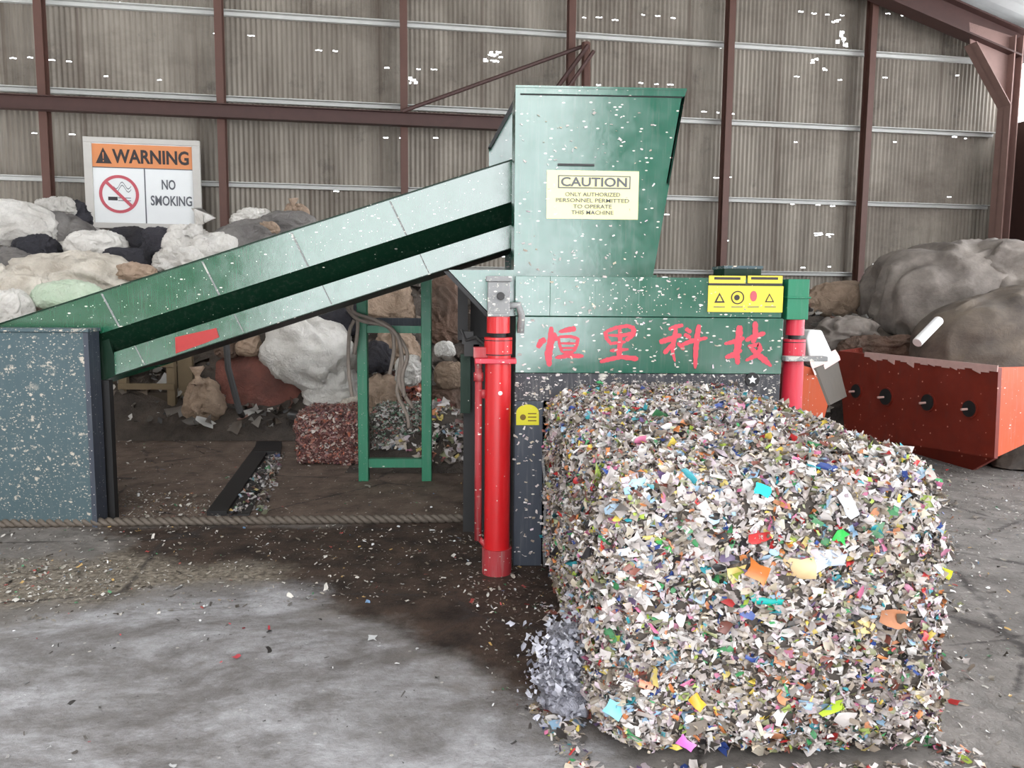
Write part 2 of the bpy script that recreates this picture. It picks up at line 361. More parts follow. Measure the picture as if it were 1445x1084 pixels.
# heavy red beam left of the hopper
z0 = wat(318, 158, .4)[1]
mb = MB(); e = wat(835, 170, .4)[0]
wbox(mb, sL, e, .36, .52, z0+.09, z0+.10); wbox(mb, sL, e, .36, .52, z0-.10, z0-.09); wbox(mb, sL, e, .43, .45, z0-.09, z0+.09); wbox(mb, sL, e, .36, .38, z0-.03, z0+.03)
trim(mb, M['beam'])
def wtube(a, b, r, mat, n=.55):
    pa, pb = wat(*a, n), wat(*b, n); trim(MB().tube([wp(pa[0], n, pa[1]), wp(pb[0], n, pb[1])], r, 6), mat)
wtube((568, 157), (832, 62), .03, M['beam']); wtube((830, 64), (778, 135), .035, M['beam'], .7); wtube((838, 72), (792, 138), .03, M['beam'], .85)
wtube((827, 60), (827, 175), .07, M['post'], .6)
# rafter on the gable, corner column, knee, side wall and roof
mb = MB()
for o_ in (0, 1):
    for n0, n1, d0, d1 in ((.45, .75, -.05, -.02), (.45, .75, -.47, -.44), (.59, .61, -.44, -.05)):
        a_, b_ = sR-12.5, sR+.1
        if o_: a_, b_ = sR-25, sR-12.5
        mb.hexa([wp(a_, n0, roofz(a_)+d0), wp(b_, n0, roofz(b_)+d0), wp(b_, n1, roofz(b_)+d0), wp(a_, n1, roofz(a_)+d0), wp(a_, n0, roofz(a_)+d1), wp(b_, n0, roofz(b_)+d1), wp(b_, n1, roofz(b_)+d1), wp(a_, n1, roofz(a_)+d1)])
trim(mb, M['beam'])
mb = MB(); x0, x1 = sR-.26, sR-.09
wbox(mb, x0, x0+.02, .45, .75, 0, eave-.1); wbox(mb, x1-.02, x1, .45, .75, 0, eave-.1); wbox(mb, x0, x1, .59, .61, 0, eave-.1)
trim(mb, M['column'])
mb = MB()
kp = [wp(x0, .59, eave-1.25), wp(sR-1.0, .59, eave-.25), wp(sR-1.05, .59, eave+.1), wp(x1, .59, eave-.1), wp(x1, .59, eave-1.25)]
mb.prism(kp, wn*.02)
q = [wp(x0, .45, eave-1.25), wp(x0, .75, eave-1.25), wp(sR-1.0, .75, eave-.25), wp(sR-1.0, .45, eave-.25)]; mb.prism(q, wdir*.02)
trim(mb, M['column'])
sW = sR+.32
def side(n0, n1, z0, z1, mat, name):
    o = wbox(MB(), sW, sW+.03, n0, n1, z0, z1).build(name, mat); return struct(o)
struct(MB().prism([wp(sW, 0, 0), wp(sW, 18, 0), wp(sW, 18, 1.0), wp(sW, 3.5, 1.0), wp(sW, 3.5, wat(1430, 178)[1]), wp(sW, 0, wat(1430, 178)[1])], wdir*.03).build('wall_right', M['beam']))
for i, n in enumerate((5.5, 9.6, 14)):
    trim(wbox(MB(), sR+.04, sR+.4, n, n+.25, 0, eave), M['column'])
t = NT('pale_roof_sheet'); ROOFM = t.fin(t.mix(t.noise(2), lin((176, 176, 176)), lin((228, 230, 228))), .6)
for nm, a_, b_ in (('ceiling', sR-12.5, sW+.6), ('ceiling.001', sR-26, sR-12.5)):
    mb = MB(); K = 90
    vs = []; fs = []
    for i in range(K+1):
        n = -.4+19.0*i/K
        for s_ in (a_, b_): vs.append(wp(s_, n, roofz(s_)+.10+(.02 if i % 2 else 0)))
    fs = [(2*i, 2*i+1, 2*i+3, 2*i+2) for i in range(K)]
    struct(mb.add(vs, fs).build(nm, ROOFM))
for k in range(6):
    s_ = sR+.1-k*2.1
    trim(wbox(MB(), s_-.04, s_+.04, .0, 18.4, roofz(s_)-.08, roofz(s_)+.06), M['galv'])
for k in range(1, 4):
    mb = MB()
    for a_, b_ in ((sR-12.5, sR+.1), (sR-25, sR-12.5)):
        n0 = .5+6*k
        mb.hexa([wp(a_, n0, roofz(a_)-.4), wp(b_, n0, roofz(b_)-.4), wp(b_, n0+.2, roofz(b_)-.4), wp(a_, n0+.2, roofz(a_)-.4), wp(a_, n0, roofz(a_)-.05), wp(b_, n0, roofz(b_)-.05), wp(b_, n0+.2, roofz(b_)-.05), wp(a_, n0+.2, roofz(a_)-.05)])
    trim(mb, M['beam'])
# left wall and an unseen front wall, its doorway sized to shape the sheen on the paint
struct(wbox(MB(), sL-.05, sL, 0, 18.5, 0, 8).build('wall_left', WALLM))
YD = -4.5; DX0, DX1 = -4.2, 2.0
mb = MB(); mb.box(-16, DX0, YD-.05, YD, 0, 10); mb.box(DX1, 9.5, YD-.05, YD, 0, 10); mb.box(DX0, DX1, YD-.05, YD, 7.2, 10)
struct(mb.build('wall_front_unseen', WALLM))

# ================================================================== BALER
YM = 4.6
def X(px, Y): return at(px, 500, Y).x
def Z(py, Y, px=722): return at(px, py, Y).z
def plate(mb, x0, y0, x1, y1, Y, th=.03):   # upright plate whose front lies at depth Y, given by two corners as seen
    a_, b_ = at(x0, y0, Y), at(x1, y1, Y)
    return mb.box(a_.x, b_.x, Y, Y+th, min(a_.z, b_.z), max(a_.z, b_.z))
def quad(mb, pts, Y, th): return mb.prism([at(x, y, Y) for x, y in pts], (0, th, 0))
def txt(s, size, cx, cz, Y, mat, parent, name='lettering', off=.0, w=None, th=.002, facing=None):
    """text standing on a surface; facing = (direction of writing, outward normal) for other planes"""
    cu = bpy.data.curves.new(name, 'FONT'); cu.body = s; cu.size = size; cu.align_x = 'CENTER'; cu.align_y = 'CENTER'; cu.extrude = th; cu.offset = off; cu.resolution_u = 3
    tmp = bpy.data.objects.new('tmp', cu); COL.objects.link(tmp); bpy.context.view_layer.update()
    me = bpy.data.meshes.new_from_object(tmp.evaluated_get(bpy.context.evaluated_depsgraph_get())); bpy.data.objects.remove(tmp); bpy.data.curves.remove(cu)
    xs = [v.co.x for v in me.vertices]; k = 1 if not w else w/(max(xs)-min(xs)); mx = (max(xs)+min(xs))/2; ys = [v.co.y for v in me.vertices]; my = (max(ys)+min(ys))/2
    dr, nn = facing if facing else (Vector((1, 0, 0)), Vector((0, -1, 0)))
    o0 = Vector((cx, Y, cz)) if not facing else cx
    for v in me.vertices:
        c = v.co.copy(); v.co = o0+dr*((c.x-mx)*k)+Vector((0, 0, c.y-my))+nn*c.z
    me.name = name; o = bpy.data.objects.new(name, me); COL.objects.link(o); me.materials.append(mat)
    if parent: o.parent = parent; me.transform(Matrix.Translation(-wl(parent)))
    return o
baler = empty('baler', (X(728, YM), YM, 0), 'green horizontal waste baling machine with tall hopper, red cylinders and four red painted characters', 'baling machine')
xl, xr = X(727, YM), X(1103, YM)
zt = Z(389, YM); zs = Z(526, YM); zm = Z(446, YM)
# body shell behind the front
mb = MB(); yb = 7.4
mb.box(xl+.01, xl+.06, YM+.05, yb, 0, zt); mb.box(xr-.06, xr-.01, YM+.05, yb, 0, zt)
mb.box(xl+.06, xr-.06, YM+.05, yb, 1.22, 1.27); mb.box(xl+.06, xr-.06, yb-.05, yb, 0, zt)
mb.build('body_shell', M['dark'], baler)
top = MB().box(xl-.005, xr+.005, YM+.04, yb, zt-.025, zt).build('top_plate', M['green'], baler)
# front plates, butted with narrow open seams
g = .004
def fplates(y0, y1, xs, m='green', Y=YM, th=.035, z=None):
    for a_, b_ in zip(xs, xs[1:]):
        mb = MB(); p, q = at(a_, y0, Y), at(b_, y1, Y); zz = z or (Z(y0, Y), Z(y1, Y))
        mb.box(p.x+g/2, q.x-g/2, Y, Y+th, zz[1]+g/2, zz[0]-g/2); mb.build('front_plate', M[m], baler, bevel=.002)
fplates(389, 446, (727, 776, 839, 902, 1000, 1103), z=(zt, zm))
sign = MB().box(xl, xr, YM-.006, YM+.03, zs, zm-.002).build('sign_plate', M['green'], baler, bevel=.003); props(sign, 'green plate painted with four red characters')
fr = MB(); zl = Z(566, YM)
fr.box(xl, xr, YM+.002, YM+.10, zl, zs-.002); fr.build('lintel', M['slate_dusty'], baler, bevel=.004)
px1 = X(768, YM)
MB().box(xl, px1, YM+.004, YM+.16, 0, zl).build('front_post', M['slate'], baler, bevel=.005)
MB().box(X(1062, YM), xr, YM+.004, YM+.16, 0, zl).build('front_post', M['slate'], baler, bevel=.005)
mb = MB(); mb.tube([(px1+.02, YM+.0, Z(800, YM)), (px1+.012, YM-.02, Z(770, YM)), (px1+.02, YM-.02, Z(690, YM)), (px1+.0, YM-.015, Z(650, YM)), (px1+.035, YM-.01, Z(610, YM))], .010, 8)
mb.build('hose', M['dusty_metal'], baler, smooth=True)
# flared gusset on the left of the body
mb = MB(); quad(mb, [(633, 381), (728, 381), (728, 446), (694, 446)], YM+.12, .03); mb.build('gusset_plate', M['green'], baler)
mb = MB(); a_, b_ = at(633, 383, YM+.12), at(694, 448, YM+.12); mb.hexa([(a_.x-.03, a_.y, a_.z), (b_.x-.03, b_.y, b_.z), (b_.x-.03, b_.y+1.6, b_.z), (a_.x-.03, a_.y+1.6, a_.z), (a_.x, a_.y, a_.z), (b_.x, b_.y, b_.z), (b_.x, b_.y+1.6, b_.z), (a_.x, a_.y+1.6, a_.z)])
mb.build('chute_side', M['black'], baler)
mb = MB(); plate(mb, 646, 400, 660, 480, 5.9, .04); plate(mb, 664, 392, 712, 500, 6.2, .04); mb.build('rear_frame', M['dark'], baler)
mb = MB(); mb.box(X(654, 5.3), xl, 5.3, 7.0, 0, Z(503, 5.3)); mb.build('side_tank', M['black'], baler)
mb = MB(); mb.box(X(650, 5.25), X(664, 5.25), 5.2, 5.28, Z(582, 5.25), Z(500, 5.25)); mb.build('side_panel', M['dark_green'], baler)
mb = MB()
for (x0, y0, x1, y1) in ((652, 468, 668, 486), (668, 478, 684, 498), (655, 486, 676, 503)): plate(mb, x0, y0, x1, y1, 5.1, .08)
mb.tube([at(650, 465, 5.1), at(658, 480, 5.1), at(672, 476, 5.05), at(690, 492, 4.9)], .012, 6)
mb.build('valve_block', M['dark'], baler)
# hopper
YH = 4.95
hop = MB(); yh2 = 6.7
tl, tr, br_, bl = at(726, 122, YH), at(968, 128, YH), at(921, 382, YH), at(722, 382, YH)
tl.x = bl.x = X(724, YH); tr.z = tl.z = Z(124, YH); bl.z = br_.z = zt
hop.prism([tl, tr, br_, bl], (0, .02, 0)); H1 = hop.build('hopper', M['green'], baler)
mb = MB(); sl = Vector((0, yh2-YH, 0))
mb.prism([tr, tr+sl, br_+sl, br_], (-.02, 0, 0)); mb.prism([tl+sl, tr+sl, br_+sl, bl+sl], (0, -.02, 0))
p = tl.copy(); mb.prism([p, p+sl*.25, bl+sl*.25, bl], (.02, 0, 0)); mb.build('hopper_wall', M['green'], H1)
mb = MB(); d = .034
mb.prism([tl+Vector((0, -.014, 0)), tr+Vector((0, -.014, 0)), tr+Vector((-.01, -.014, -d)), tl+Vector((0, -.014, -d))], (0, .014, 0))
mb.prism([tl+Vector((0, -.014, -d)), tl+Vector((.028, -.014, -d)), bl+Vector((.028, -.014, 0)), bl+Vector((0, -.014, 0))], (0, .014, 0))
mb.box(tl.x, tr.x, YH-.014, yh2, tl.z, tl.z+.012)
fr2 = MB()
mb.v, mb.f = mb.v[:-8], mb.f[:-6]
mb.prism([tl+Vector((0, -.02, .0)), tr+Vector((0, -.02, 0)), tr+Vector((0, .05, 0)), tl+Vector((0, .05, 0))], (0, 0, .012)); mb.build('rim_flange', M['green'], H1)
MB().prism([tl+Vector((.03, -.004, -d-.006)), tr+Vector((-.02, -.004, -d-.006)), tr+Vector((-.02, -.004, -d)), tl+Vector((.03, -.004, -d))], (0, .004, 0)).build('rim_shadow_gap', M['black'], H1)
mb = MB(); quad(mb, [(690, 205), (728, 150), (728, 240), (690, 236)], 6.55, .03); mb.build('discharge_hood', M['green'], baler)
mb = MB(); quad(mb, [(689, 208), (725, 140), (731, 140), (693, 208)], 6.45, .08); mb.build('hood_edge', M['black'], baler)
MB().box(bl.x, br_.x+.02, YH-.03, YH+.0, zt, zt+.02).build('hopper_foot', M['green'], H1)
# caution label
ca = MB(); plate(ca, 772, 240, 900, 310, YH-.006, .005); a_, b_ = at(772, 240, YH-.006), at(900, 310, YH-.006)
CA = ca.build('caution_label', M['pale_yellow'], baler); props(CA, 'pale yellow caution label with dark lettering')
cx, w, hgt = (a_.x+b_.x)/2, b_.x-a_.x, a_.z-b_.z; yy = YH-.008
mb = MB(); mb.box(a_.x+w*.12, b_.x-w*.09, YH-.009, YH-.006, a_.z-hgt*.37, a_.z-hgt*.10); mb.build('heading_band', M['grey_ink'], CA)
mb = MB(); mb.box(a_.x+w*.135, b_.x-w*.105, YH-.011, YH-.0085, a_.z-hgt*.345, a_.z-hgt*.125); mb.build('heading_field', M['pale_yellow'], CA)
txt('CAUTION', .075, cx+w*.01, a_.z-hgt*.235, YH-.012, M['grey_ink'], CA, 'lettering', .002, w*.72)
for k, (s_, ww) in enumerate((('ONLY AUTHORIZED', .6), ('PERSONNEL PERMITTED', .8), ('TO OPERATE', .42), ('THIS MACHINE', .46))):
    txt(s_, .033, cx, a_.z-hgt*(.49+.125*k), yy, M['grey_ink'], CA, 'lettering', .0004, w*ww)
MB().box(X(783, YH), X(833, YH), YH-.012, YH, Z(233, YH), Z(230, YH)).build('bracket_slot', M['dark'], H1)
# painted characters
G1 = [[(110, 370, 50), (150, 300, 70), (200, 270, 60)], [(265, 130, 50), (260, 300, 80), (230, 450, 85), (245, 580, 50)], [(290, 200, 60), (325, 290, 50)],
      [(350, 190, 30), (450, 165, 60), (545, 150, 60)], [(345, 240, 30), (360, 340, 34), (390, 420, 34)], [(350, 245, 30), (480, 240, 36), (570, 265, 36)],
      [(570, 255, 36), (555, 330, 40), (520, 410, 40)], [(370, 318, 25), (540, 320, 27)], [(380, 372, 25), (540, 372, 27)], [(390, 420, 34), (520, 415, 36)], [(310, 482, 35), (450, 458, 55), (630, 462, 46)]]
G2 = [[(875, 180, 50), (890, 260, 44), (950, 335, 34)], [(885, 185, 40), (1000, 140, 42), (1130, 120, 42), (1210, 150, 50)], [(1205, 145, 60), (1190, 220, 56), (1110, 290, 44)],
      [(910, 225, 25), (1050, 232, 40), (1190, 205, 45)], [(930, 322, 32), (1110, 300, 38)], [(1040, 145, 36), (1045, 300, 55), (1030, 470, 66)], [(930, 402, 38), (1140, 385, 36)], [(815, 530, 34), (900, 505, 52), (1050, 472, 50), (1250, 495, 60)]]
G3 = [[(190, 160, 40), (270, 130, 50), (355, 110, 40)], [(85, 305, 60), (200, 270, 62), (335, 220, 45)], [(275, 150, 50), (245, 300, 55), (235, 420, 40), (262, 525, 22)], [(250, 310, 44), (135, 435, 55)], [(290, 310, 38), (365, 390, 42)],
      [(380, 150, 45), (445, 195, 50)], [(365, 215, 45), (440, 255, 45)], [(330, 340, 40), (450, 290, 55), (630, 255, 36)], [(535, 105, 55), (510, 250, 62), (497, 400, 60), (490, 605, 36)]]
G4 = [[(820, 325, 30), (930, 300, 55), (1050, 255, 42)], [(995, 115, 72), (985, 280, 82), (960, 430, 74), (975, 560, 46)], [(830, 480, 42), (920, 450, 66), (1020, 390, 40)],
      [(1060, 290, 42), (1150, 240, 55), (1285, 200, 50)], [(1170, 70, 60), (1172, 230, 64), (1140, 315, 50)], [(1085, 355, 36), (1210, 330, 50), (1230, 385, 54), (1170, 460, 56), (1060, 515, 28)], [(1105, 350, 38), (1180, 430, 62), (1280, 510, 74), (1355, 580, 26)]]
for ox, GL in ((745, G1), (745, G2), (920, G3), (920, G4)):
    mb = MB(); yk = YM-.008
    for j, st in enumerate(GL):
        pts = []
        for (x0, y0, w0), (x1, y1, w1) in zip(st, st[1:]):
            for q in range(6): f = q/6; pts.append((x0+(x1-x0)*f, y0+(y1-y0)*f, w0+(w1-w0)*f))
        pts.append(st[-1]); n = len(pts); Lf, Rg = [], []
        for i, (x, y, w_) in enumerate(pts):
            xa, ya, _ = pts[max(i-1, 0)]; xb, yb_, _ = pts[min(i+1, n-1)]; L_ = math.hypot(xb-xa, yb_-ya) or 1; nx_, ny_ = -(yb_-ya)/L_, (xb-xa)/L_
            e = .55 if i in (0, n-1) else 1; w_ = w_*e*(1+.12*math.sin(i*2.3+j))
            Lf.append((x+nx_*w_/2, y+ny_*w_/2)); Rg.append((x-nx_*w_/2, y-ny_*w_/2))
        for i in range(n-1):
            q = [at(ox+x/8.03, 445+y/8.03, yk-.0004*j) for x, y in (Lf[i], Lf[i+1], Rg[i+1], Rg[i])]; mb.prism(q, (0, .002, 0))
    mb.build('painted_character', M['char'], sign)
# yellow hazard label strip with pictograms
ys = YM-.012
la = MB(); plate(la, 1000, 403, 1104, 441, ys, .01); LA = la.build('hazard_label', M['yellow'], baler); props(LA, 'yellow strip with small warning pictograms')
mb = MB(); plate(mb, 1001, 389, 1052, 400, ys, .01); plate(mb, 1056, 389, 1104, 400, ys, .01); mb.build('hazard_label', M['yellow'], baler)
mb = MB(); plate(mb, 1008, 391, 1045, 395, ys-.002, .002); plate(mb, 1060, 391, 1098, 395, ys-.002, .002); plate(mb, 1000, 399.5, 1104, 403, ys-.002, .004); mb.build('label_print', M['ink'], LA)
def ring(mb, cx, cy, r, Y, w=.003, n=24, th=.002, sx=1):
    c = at(cx, cy, Y); k = zc(c)/F
    for i in range(n):
        a0, a1 = 2*math.pi*i/n, 2*math.pi*(i+1)/n; o_ = [(math.cos(t_)*sx, math.sin(t_)) for t_ in (a0, a1)]; R = r*k
        mb.prism([(c.x+o_[0][0]*R, Y, c.z+o_[0][1]*R), (c.x+o_[1][0]*R, Y, c.z+o_[1][1]*R), (c.x+o_[1][0]*(R-w), Y, c.z+o_[1][1]*(R-w)), (c.x+o_[0][0]*(R-w), Y, c.z+o_[0][1]*(R-w))], (0, th, 0))
def disc(mb, cx, cy, r, Y, th=.002, sx=1, n=20):
    c = at(cx, cy, Y); R = r*zc(c)/F; mb.prism([(c.x+math.cos(i*2*math.pi/n)*R*sx, Y, c.z+math.sin(i*2*math.pi/n)*R) for i in range(n)], (0, th, 0))
yp = ys-.003
for cx_, s_ in ((1015.5, 8), (1086, 7)):
    pg = quad(MB(), [(cx_, 421-s_), (cx_+s_*.95, 421+s_*.8), (cx_-s_*.95, 421+s_*.8)], yp, .002).build('warning_triangle', M['ink'], LA)
    quad(MB(), [(cx_, 417), (cx_+4, 425), (cx_-4, 425)], yp-.001, .001).build('triangle_field', M['yellow'], LA)
mb = MB(); ring(mb, 1041, 420, 9.5, yp, .007); mb.build('pictogram_ring', M['ink'], LA)
mb = MB(); disc(mb, 1040, 420, 4, yp); mb.build('pictogram', M['ink'], LA)
for cx_ in (1015, 1040, 1063, 1087): quad(MB(), [(cx_-8, 432.5), (cx_+8, 432.5), (cx_+8, 433.8), (cx_-8, 433.8)], yp, .002).build('label_print', M['grey_ink'], LA)
mb = MB(); disc(mb, 1063.5, 418, 7.5, yp, .002, .65); mb.build('red_pictogram', M['signred'], LA)
# round topped yellow label on the left post
yl = YM-.0
mb = MB(); c = [(728.5+16*(1-math.cos(t_))+.0, 583-12*math.sin(t_)) for t_ in [math.pi*i/14 for i in range(15)]]
quad(mb, [(728.5, 600)]+c+[(760.5, 600)], yl, .004); YL = mb.build('rating_label', M['lime'], baler); props(YL, 'round-topped yellow label on the dark post')
mb = MB(); disc(mb, 738, 589, 4.2, yl-.0015, .0015); 
for y0 in (583, 588, 593): quad(mb, [(745, y0), (757, y0), (757, y0+1.6), (745, y0+1.6)], yl-.0015, .0015)
mb.build('label_print', plain('olive_ink', (120, 96, 20)), YL)
mb = MB(); disc(mb, 1062, 536, 10, YM-.012, .012); BD = mb.build('badge', M['black'], baler)
mb = MB()
for k in range(5):
    t_ = math.radians(90+72*k); quad(mb, [(1062+6.5*math.cos(t_), 536-6.5*math.sin(t_)), (1062+3*math.cos(t_+.6), 536-3*math.sin(t_+.6)), (1062, 536), (1062+3*math.cos(t_-.6), 536-3*math.sin(t_-.6))], YM-.016, .003)
mb.build('badge_star', M['white'], BD)
# boxes at the top right
mb = MB(); mb.box(X(1016, YM+.1), X(1068, YM+.1), YM+.08, YM+.3, zt, Z(374, YM+.1)); jb = mb.build('junction_box', M['dark_green'], baler, bevel=.004)
MB().box(X(1015, YM+.1), X(1069, YM+.1), YM+.07, YM+.31, Z(376, YM+.1), Z(372, YM+.1)).build('lid', M['box_green'], jb)
mb = MB(); mb.box(X(1106, YM), X(1136, YM), YM-.02, YM+.3, Z(448, YM), Z(390, YM)); mb.box(X(1105, YM), X(1138, YM), YM-.03, YM+.3, Z(418, YM), Z(415, YM)); mb.build('corner_bracket', M['frame_green'], baler, bevel=.004)
# cylinders
def zrot(mb, x, Y, z0, z1, r, r1=None, n=28): return mb.tube([(x, Y, z0), (x, Y, z1)], [r, r1 or r], n)
def ram(cx, Y, r, mt, top_y, name_label, base=True):
    x = X(cx, Y); cyl = MB(); zrot(cyl, x, Y, .13, Z(512, Y), r); R = cyl.build('hydraulic_cylinder', M[mt], baler, smooth=False); props(R, name_label)
    R.data.shade_smooth(); R.modifiers.new('e', 'EDGE_SPLIT')
    mb = MB(); zrot(mb, x, Y, Z(512, Y), Z(500, Y), r*.97); zrot(mb, x, Y, Z(500, Y), Z(476, Y), r*1.07); zrot(mb, x, Y, Z(470, Y), Z(447, Y), r*.88)
    mb.build('gland_nut', M[mt], R).modifiers.new('e', 'EDGE_SPLIT')
    for a0_, a1_, k_ in ((500.7, 499.3, 1.08), (480.7, 479.5, 1.08), (476, 470, .6)):
        mb = MB(); zrot(mb, x, Y, Z(a0_, Y), Z(a1_, Y), r*k_); mb.build('seal_ring', M['black'], R)
    if base: mb = MB(); zrot(mb, x, Y, 0, .15, r*1.16); mb.build('cylinder_foot', M['red_worn'], R)
    return x, R
YC = YM-.10
x, R = ram(703, YC, .074, 'red', 447, 'glossy red upright cylinder')
mb = MB(); mb.box(x-.13, x+.10, YC-.085, YC+.03, Z(512, YC), Z(505, YC)); mb.build('clamp_bar', M['pink_red'], R, bevel=.004)
mb = MB(); mb.box(x-.062, x+.062, YC-.05, YC+.05, Z(447, YC), Z(398, YC)); mb.box(x-.072, x+.072, YC-.06, YC+.06, Z(398, YC), Z(390, YC)); mb.box(x-.062, x+.062, YC-.06, YC+.06, Z(447, YC), Z(442, YC)); CVS = mb.build('clevis', M['dusty_metal'], R, bevel=.006)
mb = MB(); mb.tube([(x+.01, YC-.075, Z(418, YC)), (x+.01, YC-.04, Z(418, YC))], .022, 16); mb.build('pin', M['dark'], CVS, bevel=.004)
mb = MB(); mb.tube([(x+.06, YC-.02, Z(432, YC)), (x+.11, YC-.02, Z(430, YC)), (x+.13, YC, Z(445, YC)), (x+.125, YC, Z(470, YC))], .02, 8); mb.build('hose_fitting', M['dusty_metal'], R, smooth=True)
xp = X(675.5, YC)
mb = MB(); mb.tube([(xp, YC, Z(762, YC)), (xp, YC, Z(520, YC))], .021, 12); mb.tube([(xp, YC, Z(538, YC)), (xp, YC, Z(526, YC))], .028, 12); mb.box(xp, x-.06, YC-.012, YC+.012, Z(562, YC), Z(550, YC)); mb.tube([(xp, YC, Z(757, YC)), (x-.05, YC, Z(775, YC))], .016, 8)
mb.build('oil_pipe', M['red_worn'], R).data.shade_smooth()
mb = MB(); mb.box(xp-.03, xp+.08, YC-.04, YC+.03, Z(505, YC), Z(490, YC)); mb.tube([(xp-.01, YC, Z(490, YC)), (xp+.0, YC, Z(520, YC))], .022, 8); mb.build('valve', M['red_worn'], R, bevel=.004)
mb = MB(); c = at(706, 555, YC-.078); mb.tube([(c.x, YC-.08, c.z), (c.x, YC-.06, c.z)], .012, 10); mb.build('grease_nipple', M['white'], R)
x2, R2 = ram(1120, YM+.06, .060, 'pink_red', 447, 'faded red cylinder at the right end')
mb = MB(); mb.box(x2-.09, x2+.16, YM-.05, YM+.02, Z(507, YM), Z(500, YM)); mb.build('clamp_bar', M['dusty_metal'], R2, bevel=.004)
# scraps clinging to the machine
n = 420; P = []; 
for i in range(n):
    k = rng.random()
    if k < .35: P.append((rng.uniform(xl, xr), YM-.012, rng.uniform(zs-.08, zt)))
    elif k < .6: P.append((rng.uniform(xl, xr), YM-.004, rng.uniform(zl, zs)))
    elif k < .75: P.append((rng.uniform(xl, px1), YM-.004, rng.uniform(.05, 1.2)))
    else: P.append((rng.uniform(bl.x, br_.x), YH-.008, rng.uniform(zt, tl.z-.1)))
P = np.array(P); Nn = np.tile([[0, -1., 0]], (n, 1))
flakes('clinging_scraps', P, Nn, rng.uniform(.006, .024, n), M['flake'], baler, pal(n, PAL[:6]), .15, (.25, .6), .08, (1, .1, .3))['kind'] = 'stuff'

# ================================================================== CONVEYOR
YV = 5.62; WV = 1.12
cb = empty('conveyor', (X(165, YV), YV, 0), 'long green inclined feed conveyor rising from the left to the hopper', 'conveyor')
A, B = at(0, 458, YV), at(721, 227, YV); slope = (B.z-A.z)/(B.x-A.x)
def cz(x): return A.z+(x-A.x)*slope
VH = Z(227, YV)-Z(350, YV); x0, x1 = at(-40, 450, YV).x, B.x+.03
fr_ = (0, .47, .735, 1)
def strip(x0, x1, f0, f1, y0, y1, th=.02):
    mb = MB(); p = [(x0, y0, cz(x0)-f0*VH), (x1, y0, cz(x1)-f0*VH), (x1, y1, cz(x1)-f1*VH), (x0, y1, cz(x0)-f1*VH)]
    return mb.prism(p, (0, th, .0))
xlw = X(166, YV)
up_ = strip(x0, x1, 0, fr_[1], YV, YV).build('upper_side_plate', M['green_conv'], cb)
strip(X(130, YV), x1, fr_[1], fr_[2], YV+.01, YV+.17).build('recessed_web', M['dark_green'], cb)  # dark green puts the shade of this downward-facing band into its colour
lw = strip(X(160, YV), x1, fr_[2], 1, YV+.012, YV+.012).build('lower_side_plate', M['green_conv'], cb)
mb = MB(); mb.prism([(x0, YV-.012, cz(x0)), (x1, YV-.012, cz(x1)), (x1, YV-.012, cz(x1)+.008), (x0, YV-.012, cz(x0)+.008)], (0, .07, 0)); mb.prism([(xlw, YV-.0, cz(xlw)-VH), (x1, YV-.0, cz(x1)-VH), (x1, YV-.0, cz(x1)-VH-.006), (xlw, YV-.0, cz(xlw)-VH-.006)], (0, .07, 0)); mb.build('edge_flange', M['dark_green'], cb)
mb = MB(); mb.prism([(x0, YV+WV-.02, cz(x0)), (x1, YV+WV-.02, cz(x1)), (x1, YV+WV-.02, cz(x1)-VH), (x0, YV+WV-.02, cz(x0)-VH)], (0, .02, 0)); mb.build('far_side_plate', M['green_conv'], cb)
mb = MB(); mb.prism([(x0, YV+.19, cz(x0)-.5*VH), (x1, YV+.19, cz(x1)-.5*VH), (x1, YV+.19, cz(x1)-.5*VH-.03), (x0, YV+.19, cz(x0)-.5*VH-.03)], (0, WV-.22, 0)); mb.build('belt', M['black'], cb)
mb = MB(); mb.prism([(xlw, YV+.03, cz(xlw)-VH+.02), (x1, YV+.03, cz(x1)-VH+.02), (x1, YV+.03, cz(x1)-VH), (xlw, YV+.03, cz(xlw)-VH)], (0, WV-.06, 0)); mb.build('underside_pan', M['dark'], cb)
for px in (158, 300, 425, 562):
    q = X(px, YV); s_ = .055
    mb = MB(); mb.prism([(q-s_, YV-.006, cz(q-s_)-.01), (q-s_+.012, YV-.006, cz(q-s_)-.01), (q+s_+.012, YV-.006, cz(q+s_)-fr_[1]*VH+.005), (q+s_, YV-.006, cz(q+s_)-fr_[1]*VH+.005)], (0, .006, 0))
    mb.build('joint_seam', M['dusty_metal'], cb); mb = MB(); q += .18; s_ = .03
    mb.prism([(q-s_, YV+.008, cz(q-s_)-fr_[2]*VH), (q-s_+.008, YV+.008, cz(q-s_)-fr_[2]*VH), (q+s_+.008, YV+.008, cz(q+s_)-VH+.01), (q+s_, YV+.008, cz(q+s_)-VH+.01)], (0, .004, 0))
    mb.build('joint_seam', M['dusty_metal'], cb)
mb = MB(); quad(mb, [(247, 476), (305, 463), (309, 476), (290, 484), (248, 499)], YV+.004, .008); tp = mb.build('red_tape', M['tape'], cb); props(tp, 'strip of red tape')
mb = MB(); quad(mb, [(126, 470), (150, 466), (168, 528), (128, 545)], YV+.06, .03); mb.build('tail_plate', M['dark_green'], cb)
mb = MB(); mb.box(X(124, YV), X(150, YV), YV+.02, YV+.08, 0, Z(540, YV)); mb.build('tail_support', M['black'], cb)
YL_ = YV+WV+.10
fm = MB().box(X(512, YL_), X(603, YL_), YL_-.03, YL_+.03, Z(659, YL_), Z(647, YL_)).build('support_frame', M['frame_green'], cb)
MB().box(X(512, YL_), X(603, YL_), YL_-.03, YL_+.03, Z(471, YL_), Z(461, YL_)).build('crossbar', M['frame_green'], fm)
